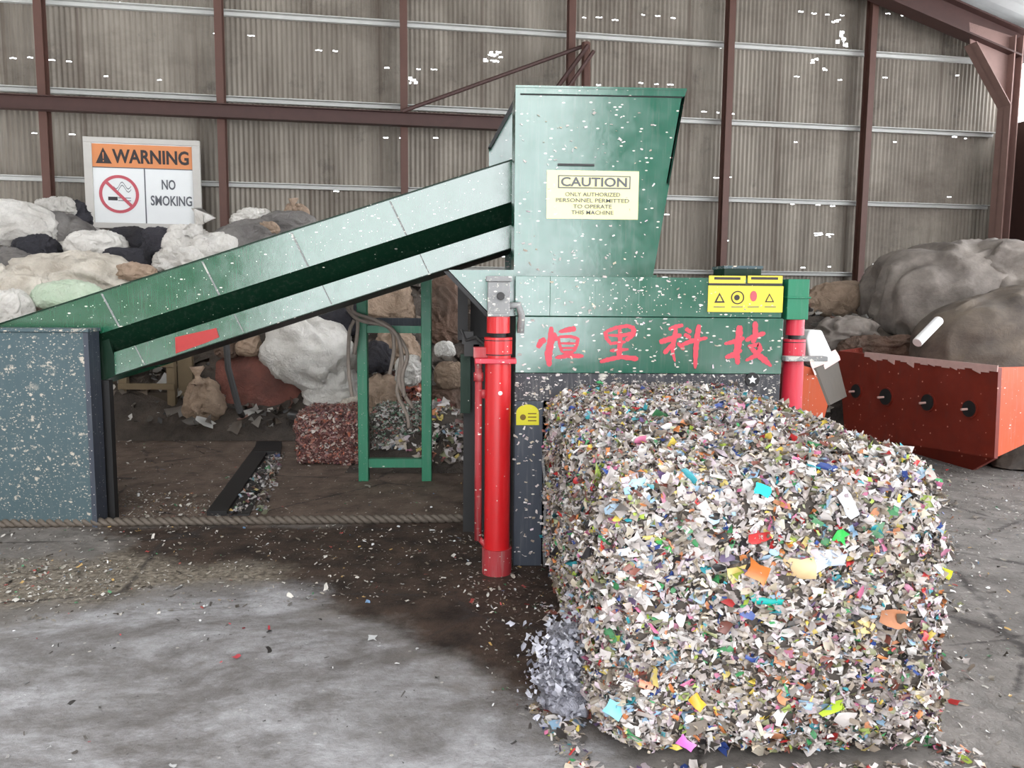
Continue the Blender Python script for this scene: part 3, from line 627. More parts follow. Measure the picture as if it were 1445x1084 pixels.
MB().box(X(519, YL_+.7), X(597, YL_+.7), YL_+.45, YL_+.5, Z(462, YL_+.5), Z(450, YL_+.5)).build('crossbar', M['slate'], fm)
MB().box(X(505, YL_), X(519, YL_), YL_-.05, YL_+.05, 0, cz(X(512, YL_))-VH*.9).build('leg', M['frame_green'], fm, bevel=.004)
MB().box(X(595, YL_), X(609, YL_), YL_-.05, YL_+.05, 0, cz(X(603, YL_))-VH*.9).build('leg', M['frame_green'], fm, bevel=.004)
hs = empty('cable_bundle', at(512, 440, 6.5), 'tangle of dusty hoses looped over the green support frame under the conveyor', 'hoses')
for pts in ([(540, 400), (500, 415), (492, 428), (503, 450), (540, 455), (562, 478), (568, 520), (560, 552), (574, 585), (577, 604)], [(530, 410), (497, 418), (490, 434), (508, 452), (548, 462), (556, 490), (550, 528)], [(500, 452), (493, 470), (492, 520), (497, 560)],
            [(515, 405), (500, 420), (498, 440), (530, 452), (558, 470), (566, 500), (563, 540), (582, 575)], [(560, 470), (575, 500), (568, 530), (571, 560)], [(500, 440), (505, 460), (500, 500)]):
    c_ = [at(x, y, YL_-.12+random.uniform(-.05, .03)) for x, y in pts]; sm = []
    for i in range(len(c_)-1):
        p0, p1, p2, p3 = c_[max(i-1, 0)], c_[i], c_[i+1], c_[min(i+2, len(c_)-1)]
        for q in range(5):
            t_ = q/5; sm.append(.5*((2*p1)+(p2-p0)*t_+(2*p0-5*p1+4*p2-p3)*t_*t_+(3*p1-p0-3*p2+p3)*t_**3))
    MB().tube(sm+[c_[-1]], .016, 8).build('hose', M['hose'], hs, smooth=True)
# box at the left edge
bx = empty('guard_box', (X(60, 5.46), 5.5, 0), 'blue-green steel box splattered with pale waste at the left edge of the photo', 'steel box')
Y0 = 5.44
MB().box(X(-90, Y0), X(123, Y0), Y0, Y0+.14, .02, Z(473, Y0)).build('body', M['box_green'], bx, bevel=.006)
MB().box(X(-90, Y0), X(128, Y0), Y0-.02, Y0+.16, Z(473, Y0), Z(468, Y0)).build('lid', M['box_green'], bx, bevel=.003)
MB().box(X(119, Y0), X(126, Y0), Y0-.006, Y0+.15, 0, Z(473, Y0)).build('corner_angle', M['slate'], bx)

# rope-like twisted bar and drain on the floor
c0, c1 = gp(-60, 745), gp(655, 737); mb = MB(); n = 180
for k in (0, 1):
    pts = [c0+(c1-c0)*(i/n)+Vector((0, math.cos(i*1.05+k*math.pi)*.017, .028+math.sin(i*1.05+k*math.pi)*.017)) for i in range(n+1)]
    mb.tube(pts, .019, 6)
o = mb.build('twisted_bar', M['rope'], smooth=True); props(o, 'long rusty twisted steel bar lying across the floor in front of the conveyor', 'steel bar')
dr = empty('drain_channel', gp(350, 680), 'short black steel channel full of scraps set in the floor under the conveyor', 'drain')
def gq(pts, z0, z1): return MB().prism([gp(x, y)+Vector((0, 0, z0)) for x, y in pts], (0, 0, z1-z0))
gq([(292, 728), (320, 728), (384, 632), (362, 632)], 0, .035).build('edge_angle', M['black'], dr)
gq([(362, 628), (398, 628), (396, 643), (358, 643)], 0, .04).build('edge_angle', M['black'], dr)
gq([(320, 728), (352, 728), (392, 643), (378, 643)], 0, .012).build('channel_floor', M['dark'], dr)
_n = 260; _u, _v = rng.uniform(0, 1, _n), rng.uniform(0, 1, _n); _a, _b, _c, _d = [np.array(gp(*k_)) for k_ in ((322, 728), (375, 728), (402, 643), (380, 643))]
_P = ((1-_v)[:, None]*((1-_u)[:, None]*_a+_u[:, None]*_b)+_v[:, None]*((1-_u)[:, None]*_d+_u[:, None]*_c)); _P[:, 2] = .022
flakes('trapped_scraps', _P, np.tile([[0, 0, 1.]], (_n, 1)), rng.uniform(.015, .05, _n), M['flake'], dr, pal(_n, PAL, .6)*.7, .5)['kind'] = 'stuff'

# ================================================================== BALES
def bale(name, x0, x1, y0, y1, z1, r, n, L, label, cat, grp=None, pl=PAL, core=(70, 64, 60), nz=.02, big=(), faces='FLTR', dull=1.0):
    root = empty(name, ((x0+x1)/2, (y0+y1)/2, 0), label, cat, grp)
    hx, hy, hz = (x1-x0)/2, (y1-y0)/2, z1/2; C = np.array([(x0+x1)/2, (y0+y1)/2, hz]); HH = np.array([hx, hy, hz])
    def shape(p):
        inner = np.clip(p, -(HH-r), HH-r); d = p-inner; L_ = np.linalg.norm(d, axis=1, keepdims=True); nrm = d/np.maximum(L_, 1e-6)
        q = inner+nrm*r
        w = np.array([mn.noise(Vector((a*3.1, b*3.1, c*5.5)))*1.0+.6*mn.noise(Vector((a*8, b*8, c*17+3))) for a, b, c in q])
        lay = .35*np.sin(q[:, 2]*26+q[:, 0]*1.5+2*np.sin(q[:, 0]*2.2))
        q = q+nrm*((w+lay)*nz)[:, None]
        rz_ = np.clip(.5-q[:, 2]/(2*hz), 0, 1); q[:, 0] += .15*rz_*hx*np.clip((q[:, 0]+hx)/(2*hx), 0, 1)**2*(1 if hx > .5 else 0); q[:, 2] = np.maximum(q[:, 2], -hz+.004)
        return q+C, nrm
    g_ = 28; V_, F_ = [], []
    for ax in range(3):
        for sg in (-1, 1):
            u, v = [i for i in range(3) if i != ax]; k0 = len(V_)
            for i in range(g_+1):
                for j in range(g_+1):
                    p = [0, 0, 0]; p[ax] = sg*HH[ax]; p[u] = (2*i/g_-1)*HH[u]; p[v] = (2*j/g_-1)*HH[v]; V_.append(p)
            for i in range(g_):
                for j in range(g_): b = k0+i*(g_+1)+j; F_.append((b, b+1, b+g_+2, b+g_+1))
    q, nr = shape(np.array(V_, float)); mb = MB(); mb.add([tuple(a-b*.012) for a, b in zip(q, nr)], F_)
    o = mb.build('core', plain(name+'_core', core, .9, 0, .6, 25), root, smooth=True)
    ar = {'F': hx*hz, 'B': hx*hz, 'L': hy*hz, 'R': hy*hz, 'T': hx*hy}; w = np.array([ar[f] for f in faces]); w /= w.sum()
    ch = rng.choice(len(faces), n, p=w); a, b = rng.uniform(-1, 1, n), rng.uniform(-1, 1, n); p = np.zeros((n, 3))
    for i, f in enumerate(faces):
        m = ch == i; ax, sg = {'F': (1, -1), 'B': (1, 1), 'L': (0, -1), 'R': (0, 1), 'T': (2, 1)}[f]; u, v = [k for k in range(3) if k != ax]
        p[m, ax] = sg*HH[ax]; p[m, u] = a[m]*HH[u]; p[m, v] = b[m]*HH[v]
    q, nr = shape(p); q = q+nr*rng.normal(.003, .010, (n, 1)); q[:, 2] = np.maximum(q[:, 2], .004)
    Ls = np.clip(rng.lognormal(math.log(L), .45, n), L*.35, L*2.8)
    flakes('shredded_scraps', q, nr, Ls, M['flake'], root, pal(n, pl, dull), .75, (.22, .65), .38, (1, 1, .4))['kind'] = 'stuff'
    n2 = int(n*.45); i2 = rng.choice(n, n2, replace=False); q2 = q[i2]-nr[i2]*.006+rng.normal(0, .012, (n2, 3))*(1-np.abs(nr[i2])); q2[:, 2] = np.maximum(q2[:, 2], .003)
    flakes('pressed_scraps', q2, nr[i2], Ls[i2]*1.3, M['flake'], root, pal(n2, [c_ for c_ in pl if sum(c_[0]) > 300] or pl, dull*.8), .28, (.3, .8), .2, (1, 1, .5))['kind'] = 'stuff'
    for (px, py, Y, col, ln, asp) in big:
        c = at(px, py, Y-.155); o = flakes('plastic_scrap', np.array([list(c)]), np.array([[random.uniform(-.25, .25), -1, .25]]), np.array([ln*.85]), M['flake'], root, np.array([lin(col)[:3]]), .2, (asp, asp+.01), .22, (1, .2, .3))
    return root
YB = 2.56; xL, xR = X(856, YB), X(1360, YB)
BIG = [(1085, 848, 2.70, (10, 168, 160), .12, .35), (1168, 790, 2.70, (196, 204, 220), .14, .45), (1075, 690, 2.72, (30, 190, 200), .07, .7), (897, 688, 2.74, (150, 190, 214), .09, .5), (1322, 806, 2.76, (196, 200, 20), .13, .3),
       (1070, 808, 2.70, (214, 124, 60), .09, .8), (1040, 812, 2.70, (200, 176, 110), .08, .8), (1188, 756, 2.70, (40, 176, 70), .05, .8), (918, 803, 2.72, (210, 50, 40), .05, .8), (1265, 716, 2.72, (232, 120, 160), .06, .6), (968, 1050, 2.66, (216, 120, 200), .07, .6),
       (1175, 1000, 2.68, (178, 206, 60), .09, .5), (985, 992, 2.68, (226, 164, 30), .06, .7), (865, 1000, 2.70, (130, 200, 226), .07, .8), (1072, 758, 2.70, (196, 60, 60), .09, .4), (1130, 800, 2.70, (226, 196, 150), .11, .7), (1195, 710, 2.70, (214, 216, 222), .12, .35),
       (938, 768, 2.72, (80, 180, 90), .07, .5), (1220, 884, 2.70, (238, 206, 140), .07, .7), (912, 966, 2.70, (226, 140, 110), .06, .6)]
BPAL = PAL
bale('waste_bale', xL, xR, YB, 4.85, 1.07, .17, 52000, .021, 'huge square bale of shredded multicoloured plastic pushed out of the baling machine', 'bale', big=BIG, nz=.026, faces='FLTR', core=(96, 88, 82))
RP = [((150, 88, 82), 30), ((178, 120, 104), 20), ((196, 176, 160), 14), ((120, 64, 76), 18), ((196, 100, 60), 14), ((90, 60, 56), 10)]
bale('waste_bale.001', X(413, 7.4), X(502, 7.4), 7.45, 8.1, .50, .06, 5500, .017, 'low crumbling reddish bale left of the green support frame', 'bale', 'small bales behind the conveyor', RP, (96, 60, 56), .02, dull=.75)
GP_ = [((190, 186, 180), 30), ((150, 168, 150), 16), ((170, 110, 100), 14), ((110, 104, 96), 20), ((96, 140, 110), 8), ((70, 64, 60), 12)]
bale('waste_bale.002', X(524, 8.0), X(594, 8.0), 8.0, 8.6, .46, .06, 3500, .02, 'pale greenish grey bale seen between the legs of the green support frame', 'bale', 'small bales behind the conveyor', GP_, (80, 76, 70), .02)
bale('waste_bale.003', X(527, 9.3), X(590, 9.3), 9.3, 9.9, .62, .06, 1200, .035, 'brick red dusty bale behind the greenish one under the conveyor', 'bale', 'small bales behind the conveyor', RP, (96, 70, 62), .02)

# ================================================================== HEAPS AND SACKS
def heap(name, bumps, x0, x1, y0, y1, mat, label, n, L, pl=PAL, dull=.6, st=.12):
    def hz(x, y):
        z = 0
        for bx_, by_, rx, ry, h in bumps: z = max(z, h*math.exp(-(((x-bx_)/rx)**2+((y-by_)/ry)**2)**1.3))
        return z
    V_, F_ = [], []; nx_ = int((x1-x0)/st); ny_ = int((y1-y0)/st)
    for j in range(ny_+1):
        for i in range(nx_+1):
            x, y = x0+i*st, y0+(y1-y0+(x0+i*st-x0)*.1)*j/ny_; h = hz(x, y); ed = min(i, j, nx_-i, ny_-j)
            z = h+(mn.fractal(Vector((x*1.3, y*1.3, 0)), .8, 2.2, 5)*.28)*min(1, h*2) if ed else 0
            V_.append((x, y, max(z, .003)))
    for j in range(ny_):
        for i in range(nx_): b = j*(nx_+1)+i; F_.append((b, b+1, b+nx_+2, b+nx_+1))
    o = MB().add(V_, F_).build(name, mat, smooth=True); props(o, label, 'waste heap', None, 'stuff')
    P = []; 
    while len(P) < n:
        x, y = random.uniform(x0, x1), random.uniform(y0, y1); h = hz(x, y)
        if h > .06: P.append((x, y, h+mn.fractal(Vector((x*1.3, y*1.3, 0)), .8, 2.2, 5)*.28*min(1, h*2)+.03))
    P = np.array(P); N = np.tile([[0, -.7, .7]], (n, 1))
    flakes('loose_waste', P, N, rng.lognormal(math.log(L), .5, n), M['flake'], o, pal(n, pl, dull), .7, (.25, .8), .35, (1, 1, .4))['kind'] = 'stuff'
    return o
HP = [((150, 140, 130), 20), ((120, 104, 90), 20), ((90, 80, 70), 20), ((60, 54, 50), 18), ((190, 184, 176), 10), ((130, 90, 74), 8), ((214, 210, 204), 6)]
heap('waste_heap', [(-5.6, 10.6, 2.6, 1.6, 2.1), (-3.4, 10.8, 2.2, 1.5, 2.0), (-1.4, 11.2, 1.8, 1.5, 1.9), (.2, 11.4, 1.8, 1.3, 1.7)], -8.6, 1.8, 8.7, 12.0, CL['heap'], 'mixed heap of dusty sacks and scrap piled against the wall behind the conveyor', 2600, .09, HP, .8)
heap('waste_heap.001', [(4.6, 11.2, 2.2, 1.3, 1.45), (6.6, 10.8, 1.9, 1.3, 1.3)], 2.6, 9.2, 9.0, 13.2, CL['heap'], 'brown scrap heap filling the space behind the orange red bucket', 1400, .09, HP, .8)
heap('waste_heap.002', [(-.45, 8.3, .5, .5, .42), (-.15, 7.6, .35, .5, .34)], -1.2, .3, 7.1, 9.0, CL['heap'], 'low litter pile right of the green support frame beside the baling machine', 900, .045, PAL, .8, .06)
sk = {}
def sack(name, px, py, w, h, Y, mat, label, cat='sack', grp=None, dr=.8, tilt=0, fold=.16, fine=1.0, neck=None, seed=None, e=.75, low=False):
    c = at(px, py, Y); k = zc(c)/F; rx, rz = w/2*k, h/2*k; ry = min(rx, rz*1.3)*dr if dr < 3 else dr
    sd = seed if seed is not None else random.random()*90; nu, nv = 96, 60; an_ = sd*3; ax_ = Vector((math.cos(an_), 0, math.sin(an_))); V_, F_ = [], []; ct, st_ = math.cos(tilt), math.sin(tilt)
    sg = lambda v, p: math.copysign(abs(v)**p, v)
    m_ = min(rx, rz)
    for j in range(nv+1):
        ph = -math.pi/2+math.pi*j/nv
        for i in range(nu):
            th = 2*math.pi*i/nu; d = Vector((sg(math.cos(ph), e)*sg(math.cos(th), e), sg(math.cos(ph), e)*sg(math.sin(th), e), sg(math.sin(ph), e)))
            sag = 1+.13*max(0, -d.z)-.10*max(0, d.z); q = Vector((d.x*rx*sag, d.y*ry*sag, d.z*rz)); k_ = .9/m_
            s_ = Vector((q.x*k_+sd, q.y*k_, q.z*k_)); wv = Vector((mn.noise(s_*1.3), mn.noise(s_*1.3+Vector((7, 1, 3))), mn.noise(s_*1.3+Vector((2, 9, 4)))))
            a_ = s_+wv*.55; st2 = Vector((a_.x*ax_.x+a_.z*ax_.z, a_.y, (a_.z*ax_.x-a_.x*ax_.z)*.28))
            f = -abs(mn.noise(st2*2.1))*1.5+.35; f2 = mn.noise(s_*.8+Vector((9, 3, 1))); f3 = .3-abs(mn.noise(a_*4.2))*1.3; f4 = .3-abs(mn.noise(a_*9+Vector((3, 3, 3))))
            q += d.normalized()*m_*(fold*1.25*f+fold*1.0*f2+fold*.26*f3*fine+fold*.10*f4*fine); z = q.z
            if z < 0: z *= .9
            V_.append((c.x+q.x*ct-z*st_, c.y+q.y, max(c.z+q.x*st_+z*ct, .01 if not low else -1)))
    for j in range(nv):
        for i in range(nu): F_.append((j*nu+i, j*nu+(i+1) % nu, (j+1)*nu+(i+1) % nu, (j+1)*nu+i))
    root = empty(name, (c.x, c.y, max(0, c.z-rz)), label, cat, grp) if neck else None
    o = MB().add(V_, F_).build('bag_body' if neck else name, CL[mat], root, smooth=True)
    if not neck: props(o, label, cat, grp)
    if neck:
        nxp, nyp, nl = neck; b0 = at(nxp, nyp, Y-ry*.5); dirv = Vector((b0.x-c.x, 0, b0.z-c.z)).normalized()
        pts = [b0-dirv*nl*.9, b0-dirv*nl*.25, b0, b0+dirv*nl*.4, b0+dirv*nl]; mb = MB(); mb.tube(pts, [nl*.75, nl*.32, nl*.18, nl*.4, nl*.75], 18)
        for i, v in enumerate(mb.v):
            v = Vector(v); f = mn.noise(v*14)*nl*.35; mb.v[i] = tuple(v+Vector((f, f*.5, mn.noise(v*11+Vector((5, 5, 5)))*nl*.3)))
        mb.build('tied_neck', CL[mat], root, smooth=True)
    return root or o
g1 = 'sacks piled behind the conveyor'
sack('sack', 20, 318, 115, 66, 9.6, 'white', 'big white sack at the top left corner of the pile', grp=g1, tilt=-.12, neck=(80, 345, .14))
sack('sack.001', 92, 338, 96, 70, 9.9, 'grey', 'grey sack just left of the bottom corner of the warning sign', grp=g1, tilt=-.25)
sack('sack.002', 78, 292, 52, 26, 10.3, 'white', 'crumpled white bag lying on top of the pile left of the warning sign', grp=g1, fold=.35)
sack('sack.003', 104, 306, 44, 46, 10.5, 'charcoal', 'dark pointed sack touching the left frame of the warning sign', grp=g1, tilt=.5, fold=.3)
sack('sack.004', 50, 350, 64, 34, 9.3, 'charcoal', 'black bag tucked under the big white sack at the left', grp=g1, fold=.3)
sack('sack.005', 136, 350, 84, 46, 9.3, 'white', 'round white bag below the left half of the warning sign', grp=g1, fold=.22)
sack('sack.006', 180, 343, 70, 44, 9.8, 'charcoal', 'charcoal bag below the middle of the warning sign', grp=g1)
sack('sack.007', 179, 366, 62, 32, 9.0, 'charcoal', 'small slate coloured block shaped bag in front of the charcoal bag', grp=g1, e=.5, fold=.1)
sack('sack.008', 228, 350, 60, 52, 9.5, 'charcoal', 'dark bag below the right corner of the warning sign', grp=g1, fold=.25)
sack('sack.009', 268, 350, 68, 62, 9.2, 'white', 'upright white bag right of the warning sign with a tied top', grp=g1, neck=(280, 318, .16), fold=.24)
sack('sack.010', 252, 368, 70, 40, 8.9, 'white', 'crumpled white bag resting on the conveyor edge right of the dark bag', grp=g1, fold=.35)
sack('sack.011', 306, 352, 64, 46, 9.1, 'white', 'white bag leaning left of the grey tent shaped sack', grp=g1, fold=.22)
sack('sack.012', 350, 342, 92, 62, 9.3, 'grey', 'grey brown tent shaped sack right of the white bags', grp=g1, tilt=.2)
sack('sack.013', 352, 308, 56, 24, 9.8, 'white', 'flat white bag draped over the peak of the grey sacks', grp=g1, fold=.35, tilt=.15)
sack('sack.014', 408, 322, 84, 46, 9.7, 'grey', 'dark grey sack at the right end of the pile above the conveyor', grp=g1)
sack('sack.015', 418, 300, 34, 24, 9.8, 'tan', 'small pinkish beige bag on top of the right end of the pile', grp=g1, fold=.35, neck=(415, 289, .07))
sack('sack.016', 376, 322, 34, 18, 9.2, 'tan', 'small beige scrap bag between the two grey sacks', grp=g1, fold=.3)
sack('plastic_sheet', 110, 398, 190, 76, 8.6, 'cream', 'wide crumpled cream plastic sheet just above the left end of the conveyor', 'plastic sheet', fold=.3, dr=1.0)
sack('plastic_sheet.001', 96, 418, 100, 44, 8.0, 'mint', 'pale mint green film bundle lying on the cream sheet', 'plastic sheet', fold=.14)
sack('sack.017', 18, 375, 60, 46, 9.0, 'grey', 'small grey bag at the left edge below the black bag', grp=g1, fold=.3)
sack('sack.018', 30, 410, 110, 62, 8.3, 'cream', 'pale bag at the left edge next to the mint film', grp=g1, fold=.3)
sack('sack.019', 12, 440, 60, 60, 7.8, 'white', 'white bag at the left edge resting against the conveyor top', grp=g1, fold=.2)
sack('sack.020', 190, 384, 60, 24, 8.4, 'tan', 'thin beige bundle at the right end of the cream sheet', grp=g1, fold=.3)
g2 = 'sacks lying under the conveyor'
sack('tarpaulin_bundle', 378, 548, 160, 112, 9.6, 'rose', 'large reddish brown covered bundle on the floor under the conveyor', 'tarpaulin bundle', fold=.08, tilt=-.12, e=.7, fine=.35)
sack('sack.021', 436, 502, 124, 110, 9.3, 'white', 'large pale draped sack hanging over the right side of the reddish bundle', grp=g2, tilt=-.45, fold=.2)
sack('sack.022', 468, 545, 74, 66, 9.2, 'white', 'white sack under the pale draped one left of the green support frame', grp=g2, fold=.15, e=.65)
sack('sack.023', 466, 452, 84, 60, 9.7, 'charcoal', 'dark bag just below the conveyor left of the green support frame', grp=g2, fold=.22)
sack('sack.024', 352, 486, 32, 34, 9.2, 'tan', 'small beige sack right of the red tape under the conveyor', grp=g2, fold=.25)
sack('sack.025', 318, 492, 30, 28, 9.2, 'brown', 'small brown sack directly under the right end of the red tape', grp=g2, fold=.25)
sack('sack.026', 288, 566, 52, 66, 8.9, 'tan', 'pear shaped beige sack right of the wooden crate', grp=g2, fold=.2, neck=(280, 530, .1))
sack('sack.027', 215, 492, 90, 40, 9.2, 'tan', 'crumpled beige bag lying on top of the wooden crate', grp=g2, fold=.35)
sack('sack.028', 545, 425, 70, 70, 9.5, 'tan', 'dusty tan sack between the tops of the green support frame legs', grp=g2, fold=.2, e=.6)
sack('sack.029', 560, 492, 60, 60, 9.3, 'tan', 'beige bag behind the hanging hoses under the conveyor', grp=g2, fold=.3)
sack('sack.030', 578, 524, 40, 42, 8.7, 'white', 'small bright white bag near the right leg of the green support frame', grp=g2, fold=.28)
sack('sack.031', 538, 560, 50, 60, 8.9, 'tan', 'dull beige bag low between the green support frame legs', grp=g2, fold=.25)
sack('gap_shade_lump', 533, 505, 40, 46, 9.0, 'charcoal', 'dark lump filling in the shade of the gap behind the hoses', grp=g2, fold=.2)  # charcoal lump added to paint the dark of an empty gap
sack('sack.033', 625, 440, 54, 100, 9.6, 'brown', 'tall brown sack between the green support frame and the baling machine', grp=g2, fold=.2)
sack('sack.034', 636, 530, 46, 40, 8.8, 'tan', 'round beige bag beside the dark side of the baling machine', grp=g2, fold=.15)
sack('sack.035', 628, 494, 30, 24, 8.7, 'white', 'little white bag above the round beige one beside the baling machine', grp=g2, fold=.2)
sack('sack.036', 628, 572, 70, 60, 8.9, 'brown', 'brown sack low beside the baling machine behind the litter pile', grp=g2, fold=.25)
sack('sack.037', 500, 585, 60, 50, 9.0, 'cream', 'pale dusty bag just behind the reddish bale', grp=g2, fold=.25)
g3 = 'tarpaulins heaped behind the red bucket'
sack('tarpaulin', 1345, 418, 240, 150, 10.6, 'tarp', 'huge grey tarpaulin bundle rising behind the red bucket against the wall', 'tarpaulin', g3, tilt=.12, fold=.15, dr=.9, fine=.7)
sack('tarpaulin.001', 1432, 392, 150, 100, 10.2, 'tarp', 'pale topped tarpaulin bundle at the right edge of the photo', 'tarpaulin', g3, fold=.2, tilt=-.1, fine=.35)
sack('tarpaulin.002', 1412, 478, 240, 130, 9.2, 'tarp_dark', 'dark bulging tarpaulin bundle lying in the right end of the red bucket', 'tarpaulin', g3, fold=.10, tilt=.25, fine=.35)
sack('tarpaulin.003', 1192, 424, 120, 50, 11.3, 'tan', 'pale beige folded cloth right of the green corner bracket', 'tarpaulin', g3, fold=.22, fine=.35)
sack('tarpaulin.004', 1262, 478, 150, 54, 10.6, 'tarp_dark', 'dark flattened bundle under the beige cloth', 'tarpaulin', g3, fold=.25, fine=.35)
sack('tarpaulin.005', 1195, 474, 90, 50, 10.2, 'tarp', 'small grey crumpled cloth behind the white panel offcut', 'tarpaulin', g3, fold=.35, fine=.35)
sack('sack.038', 1250, 492, 130, 36, 9.9, 'brown', 'brown crumpled paper scrap pile along the left rim of the red bucket', 'scrap bundle', None, fold=.4)
sack('rubble_mound', 1446, 668, 120, 90, 7.5, 'tarp_dark', 'dark grey earthy lump on the floor below the right end of the red bucket', 'rubble', fold=.2)
o = sack('film_clump', 806, 965, 74, 66, 2.95, 'silver', 'crumpled ball of pale grey plastic film at the left foot of the big bale', 'plastic film', fold=.5)
o = sack('film_clump.001', 806, 908, 54, 52, 3.05, 'silver', 'smaller dull clump of grey film leaning on the bale above the pale ball', 'plastic film', fold=.5)
n = 1100; cc = at(803, 945, 2.9); P = np.array(cc)+rng.normal(0, 1, (n, 3))*np.array([.07, .05, .09]); P[:, 2] = np.maximum(P[:, 2], .01)
flakes('film_shreds', P, P-np.array(cc)+np.array([0, -.02, 0]), rng.uniform(.01, .03, n), M['flake'], o, pal(n, [((206, 206, 216), 4), ((176, 176, 188), 3), ((130, 130, 140), 1)]), .5)['kind'] = 'stuff'

# wooden crate under the conveyor
cr = empty('wooden_crate', (X(205, 9.0), 9.3, 0), 'weathered open wooden crate on the floor beneath the lower end of the conveyor', 'crate')
xa, xb, ya, yb2, zh = X(165, 9.0), X(245, 9.0), 9.0, 9.7, Z(512, 9.0)
for x in (xa, xb-.09):
    for y in (ya, yb2): MB().box(x, x+.09, y, y+.08, 0, zh).build('post', M['wood'], cr, bevel=.006)
for z in (.08, zh*.62, zh-.07): MB().box(xa, xb, ya-.02, ya, z, z+.07).build('slat', M['wood'], cr, bevel=.004)
MB().box(xa+.02, xb-.02, ya+.02, yb2, .02, zh*.58).build('filling', M['wood_dark'], cr)
MB().box(xb, xb+.16, ya+.1, ya+.16, 0, zh+.12).build('side_board', M['wood'], cr)
MB().tube([at(318, 470, 8.7), at(322, 520, 8.6), at(338, 580, 8.5), gp(350, 600)], .035, 8).build('bent_strap', M['dark']); props(bpy.data.objects['bent_strap'], 'dark bent steel strap leaning beside the reddish brown bundle', 'steel strap')

# ================================================================== BUCKET
bk = empty('loader_bucket', gp(1300, 640), 'large open orange red steel bucket with round holes standing behind the bale', 'bucket')
TL, TR = at(1183, 496, 9.1), at(1409, 518, 6.95); TR.z = TL.z = (TL.z+TR.z)/2
BL, BR = gp(1192, 610), gp(1372, 668); BR.z = .03
back_ = Vector((.9, .75, 0))
nrm = (TR-TL).cross(BR-TL).normalized(); nrm = nrm if nrm.y < 0 else -nrm
_d = ray(1192, 612); _n2 = (TR-TL).cross(BR-TL).normalized(); BL = CAM+_d*((TL-CAM).dot(_n2)/_d.dot(_n2))
def onf(u, v): a = TL.lerp(TR, u); b = BL.lerp(BR, u); return a.lerp(b, v)
_d = ray(1403, 647); c1_ = CAM+_d*((TL-CAM).dot(nrm)/_d.dot(nrm))
fp = MB().prism([TL, TR, c1_, BR, BL], -nrm*.04).build('front_plate', M['rust'], bk)
E0, E1, E3 = TR, TR+Vector((1.6, .5, 0)), c1_; E2 = E3+(E1-E0)*.7-(E3-E0)*.42
MB().prism([E0, E1, E2, E3], (.0, .04, 0)).build('end_plate', M['bucket_orange'], bk)  # brighter orange than the front: the light on this end is in its colour
LBk = TL+Vector((1.3, 1.5, 0)); MB().prism([TL, LBk, LBk+Vector((0, 0, -.75)), BL], (.03, .0, 0)).build('left_plate', M['rust'], bk)
MB().prism([LBk, E1+Vector((.2, .9, 0)), E1+Vector((.2, .9, -.75)), LBk+Vector((0, 0, -.75))], (0, .04, 0)).build('back_plate', M['rust'], bk)
MB().add([BL, BR, E3, E2, E2+Vector((0, .9, 0)), LBk+Vector((0, 0, -.75))], [(0, 1, 2), (0, 2, 3, 4, 5)]).build('bottom_plate', M['rust'], bk)
mb = MB(); K = 24
for i in range(K):
    u0_, u1_ = i/K, (i+1)/K
    if u0_ < .18: continue
    d0 = .055+.035*((i*7) % 5)/4; a_, b_ = onf(u0_, 0), onf(u1_, 0)
    mb.prism([a_+Vector((0, 0, .02)), b_+Vector((0, 0, .02)), b_+Vector((0, 0, -d0*(.6 if i % 3 else 1))), a_+Vector((0, 0, -d0*.6))], nrm*.012)
mb.build('cutting_edge', M['edge'], bk)
for px, py, r in ((1209, 552, 7.5), (1251, 560, 9), (1310, 568, 9), (1369, 577, 9)):
    d_ = ray(px, py); t_ = (TL-CAM).dot(nrm)/d_.dot(nrm); c = CAM+d_*t_; R_ = r*zc(c)/F*1.3
    hr = MB().tube([c-nrm*.01, c+nrm*.014], [R_*1.15, R_*1.15], 20).build('hole_collar', M['rust'], bk)
    MB().tube([c+nrm*.0142, c+nrm*.018], R_, 20).build('hole', M['black'], hr)
    MB().tube([c+nrm*.022+Vector((-R_*.9, 0, -R_*.1)), c+nrm*.024+Vector((-R_*.1, 0, -R_*.05))], .012, 6).build('hole_glint', M['edge'], hr)  # pale stub stands in for the glint beside each hole
# smaller orange bucket half hidden by the cylinder
b2 = empty('loader_bucket.001', gp(1150, 600), 'small orange steel bucket wedged between the faded red cylinder and the large bucket', 'bucket')
mb = MB(); quad(mb, [(1118, 512), (1148, 520), (1168, 572), (1150, 640), (1112, 640)], 6.3, .05); mb.build('front_plate', M['bucket_orange'], b2)
mb = MB(); p4 = [at(1148, 520, 6.3), at(1168, 572, 6.3), at(1192, 560, 7.3), at(1178, 505, 7.3)]; mb.prism(p4, (.03, .02, 0)); mb.build('side_plate', M['wood_dark'], b2)
mb = MB(); p4 = [at(1144, 516, 6.3), at(1180, 498, 7.3), at(1186, 508, 7.3), at(1150, 530, 6.25)]; mb.prism(p4, (.0, .02, .03)); mb.build('lip', M['edge'], b2)
mb = MB(); mb.box(X(1118, 6.3), X(1152, 6.3), 6.36, 7.1, 0, 1.03); mb.build('body', M['rust'], b2)
# white offcut and pipe
mb = MB(); quad(mb, [(1138, 478), (1142, 466), (1160, 466), (1178, 505), (1150, 518), (1143, 510)], 6.42, .16); o = mb.build('panel_offcut', M['pipe_white'], bevel=.015); props(o, 'bright white foam panel offcut standing by the faded red cylinder', 'panel')
o = MB().tube([at(1294, 484, 8.6), at(1325, 452, 8.8)], .055, 14).build('pipe_offcut', M['pipe_white'], bevel=.01); props(o, 'short white plastic pipe lying tilted on the scrap in the red bucket', 'pipe')

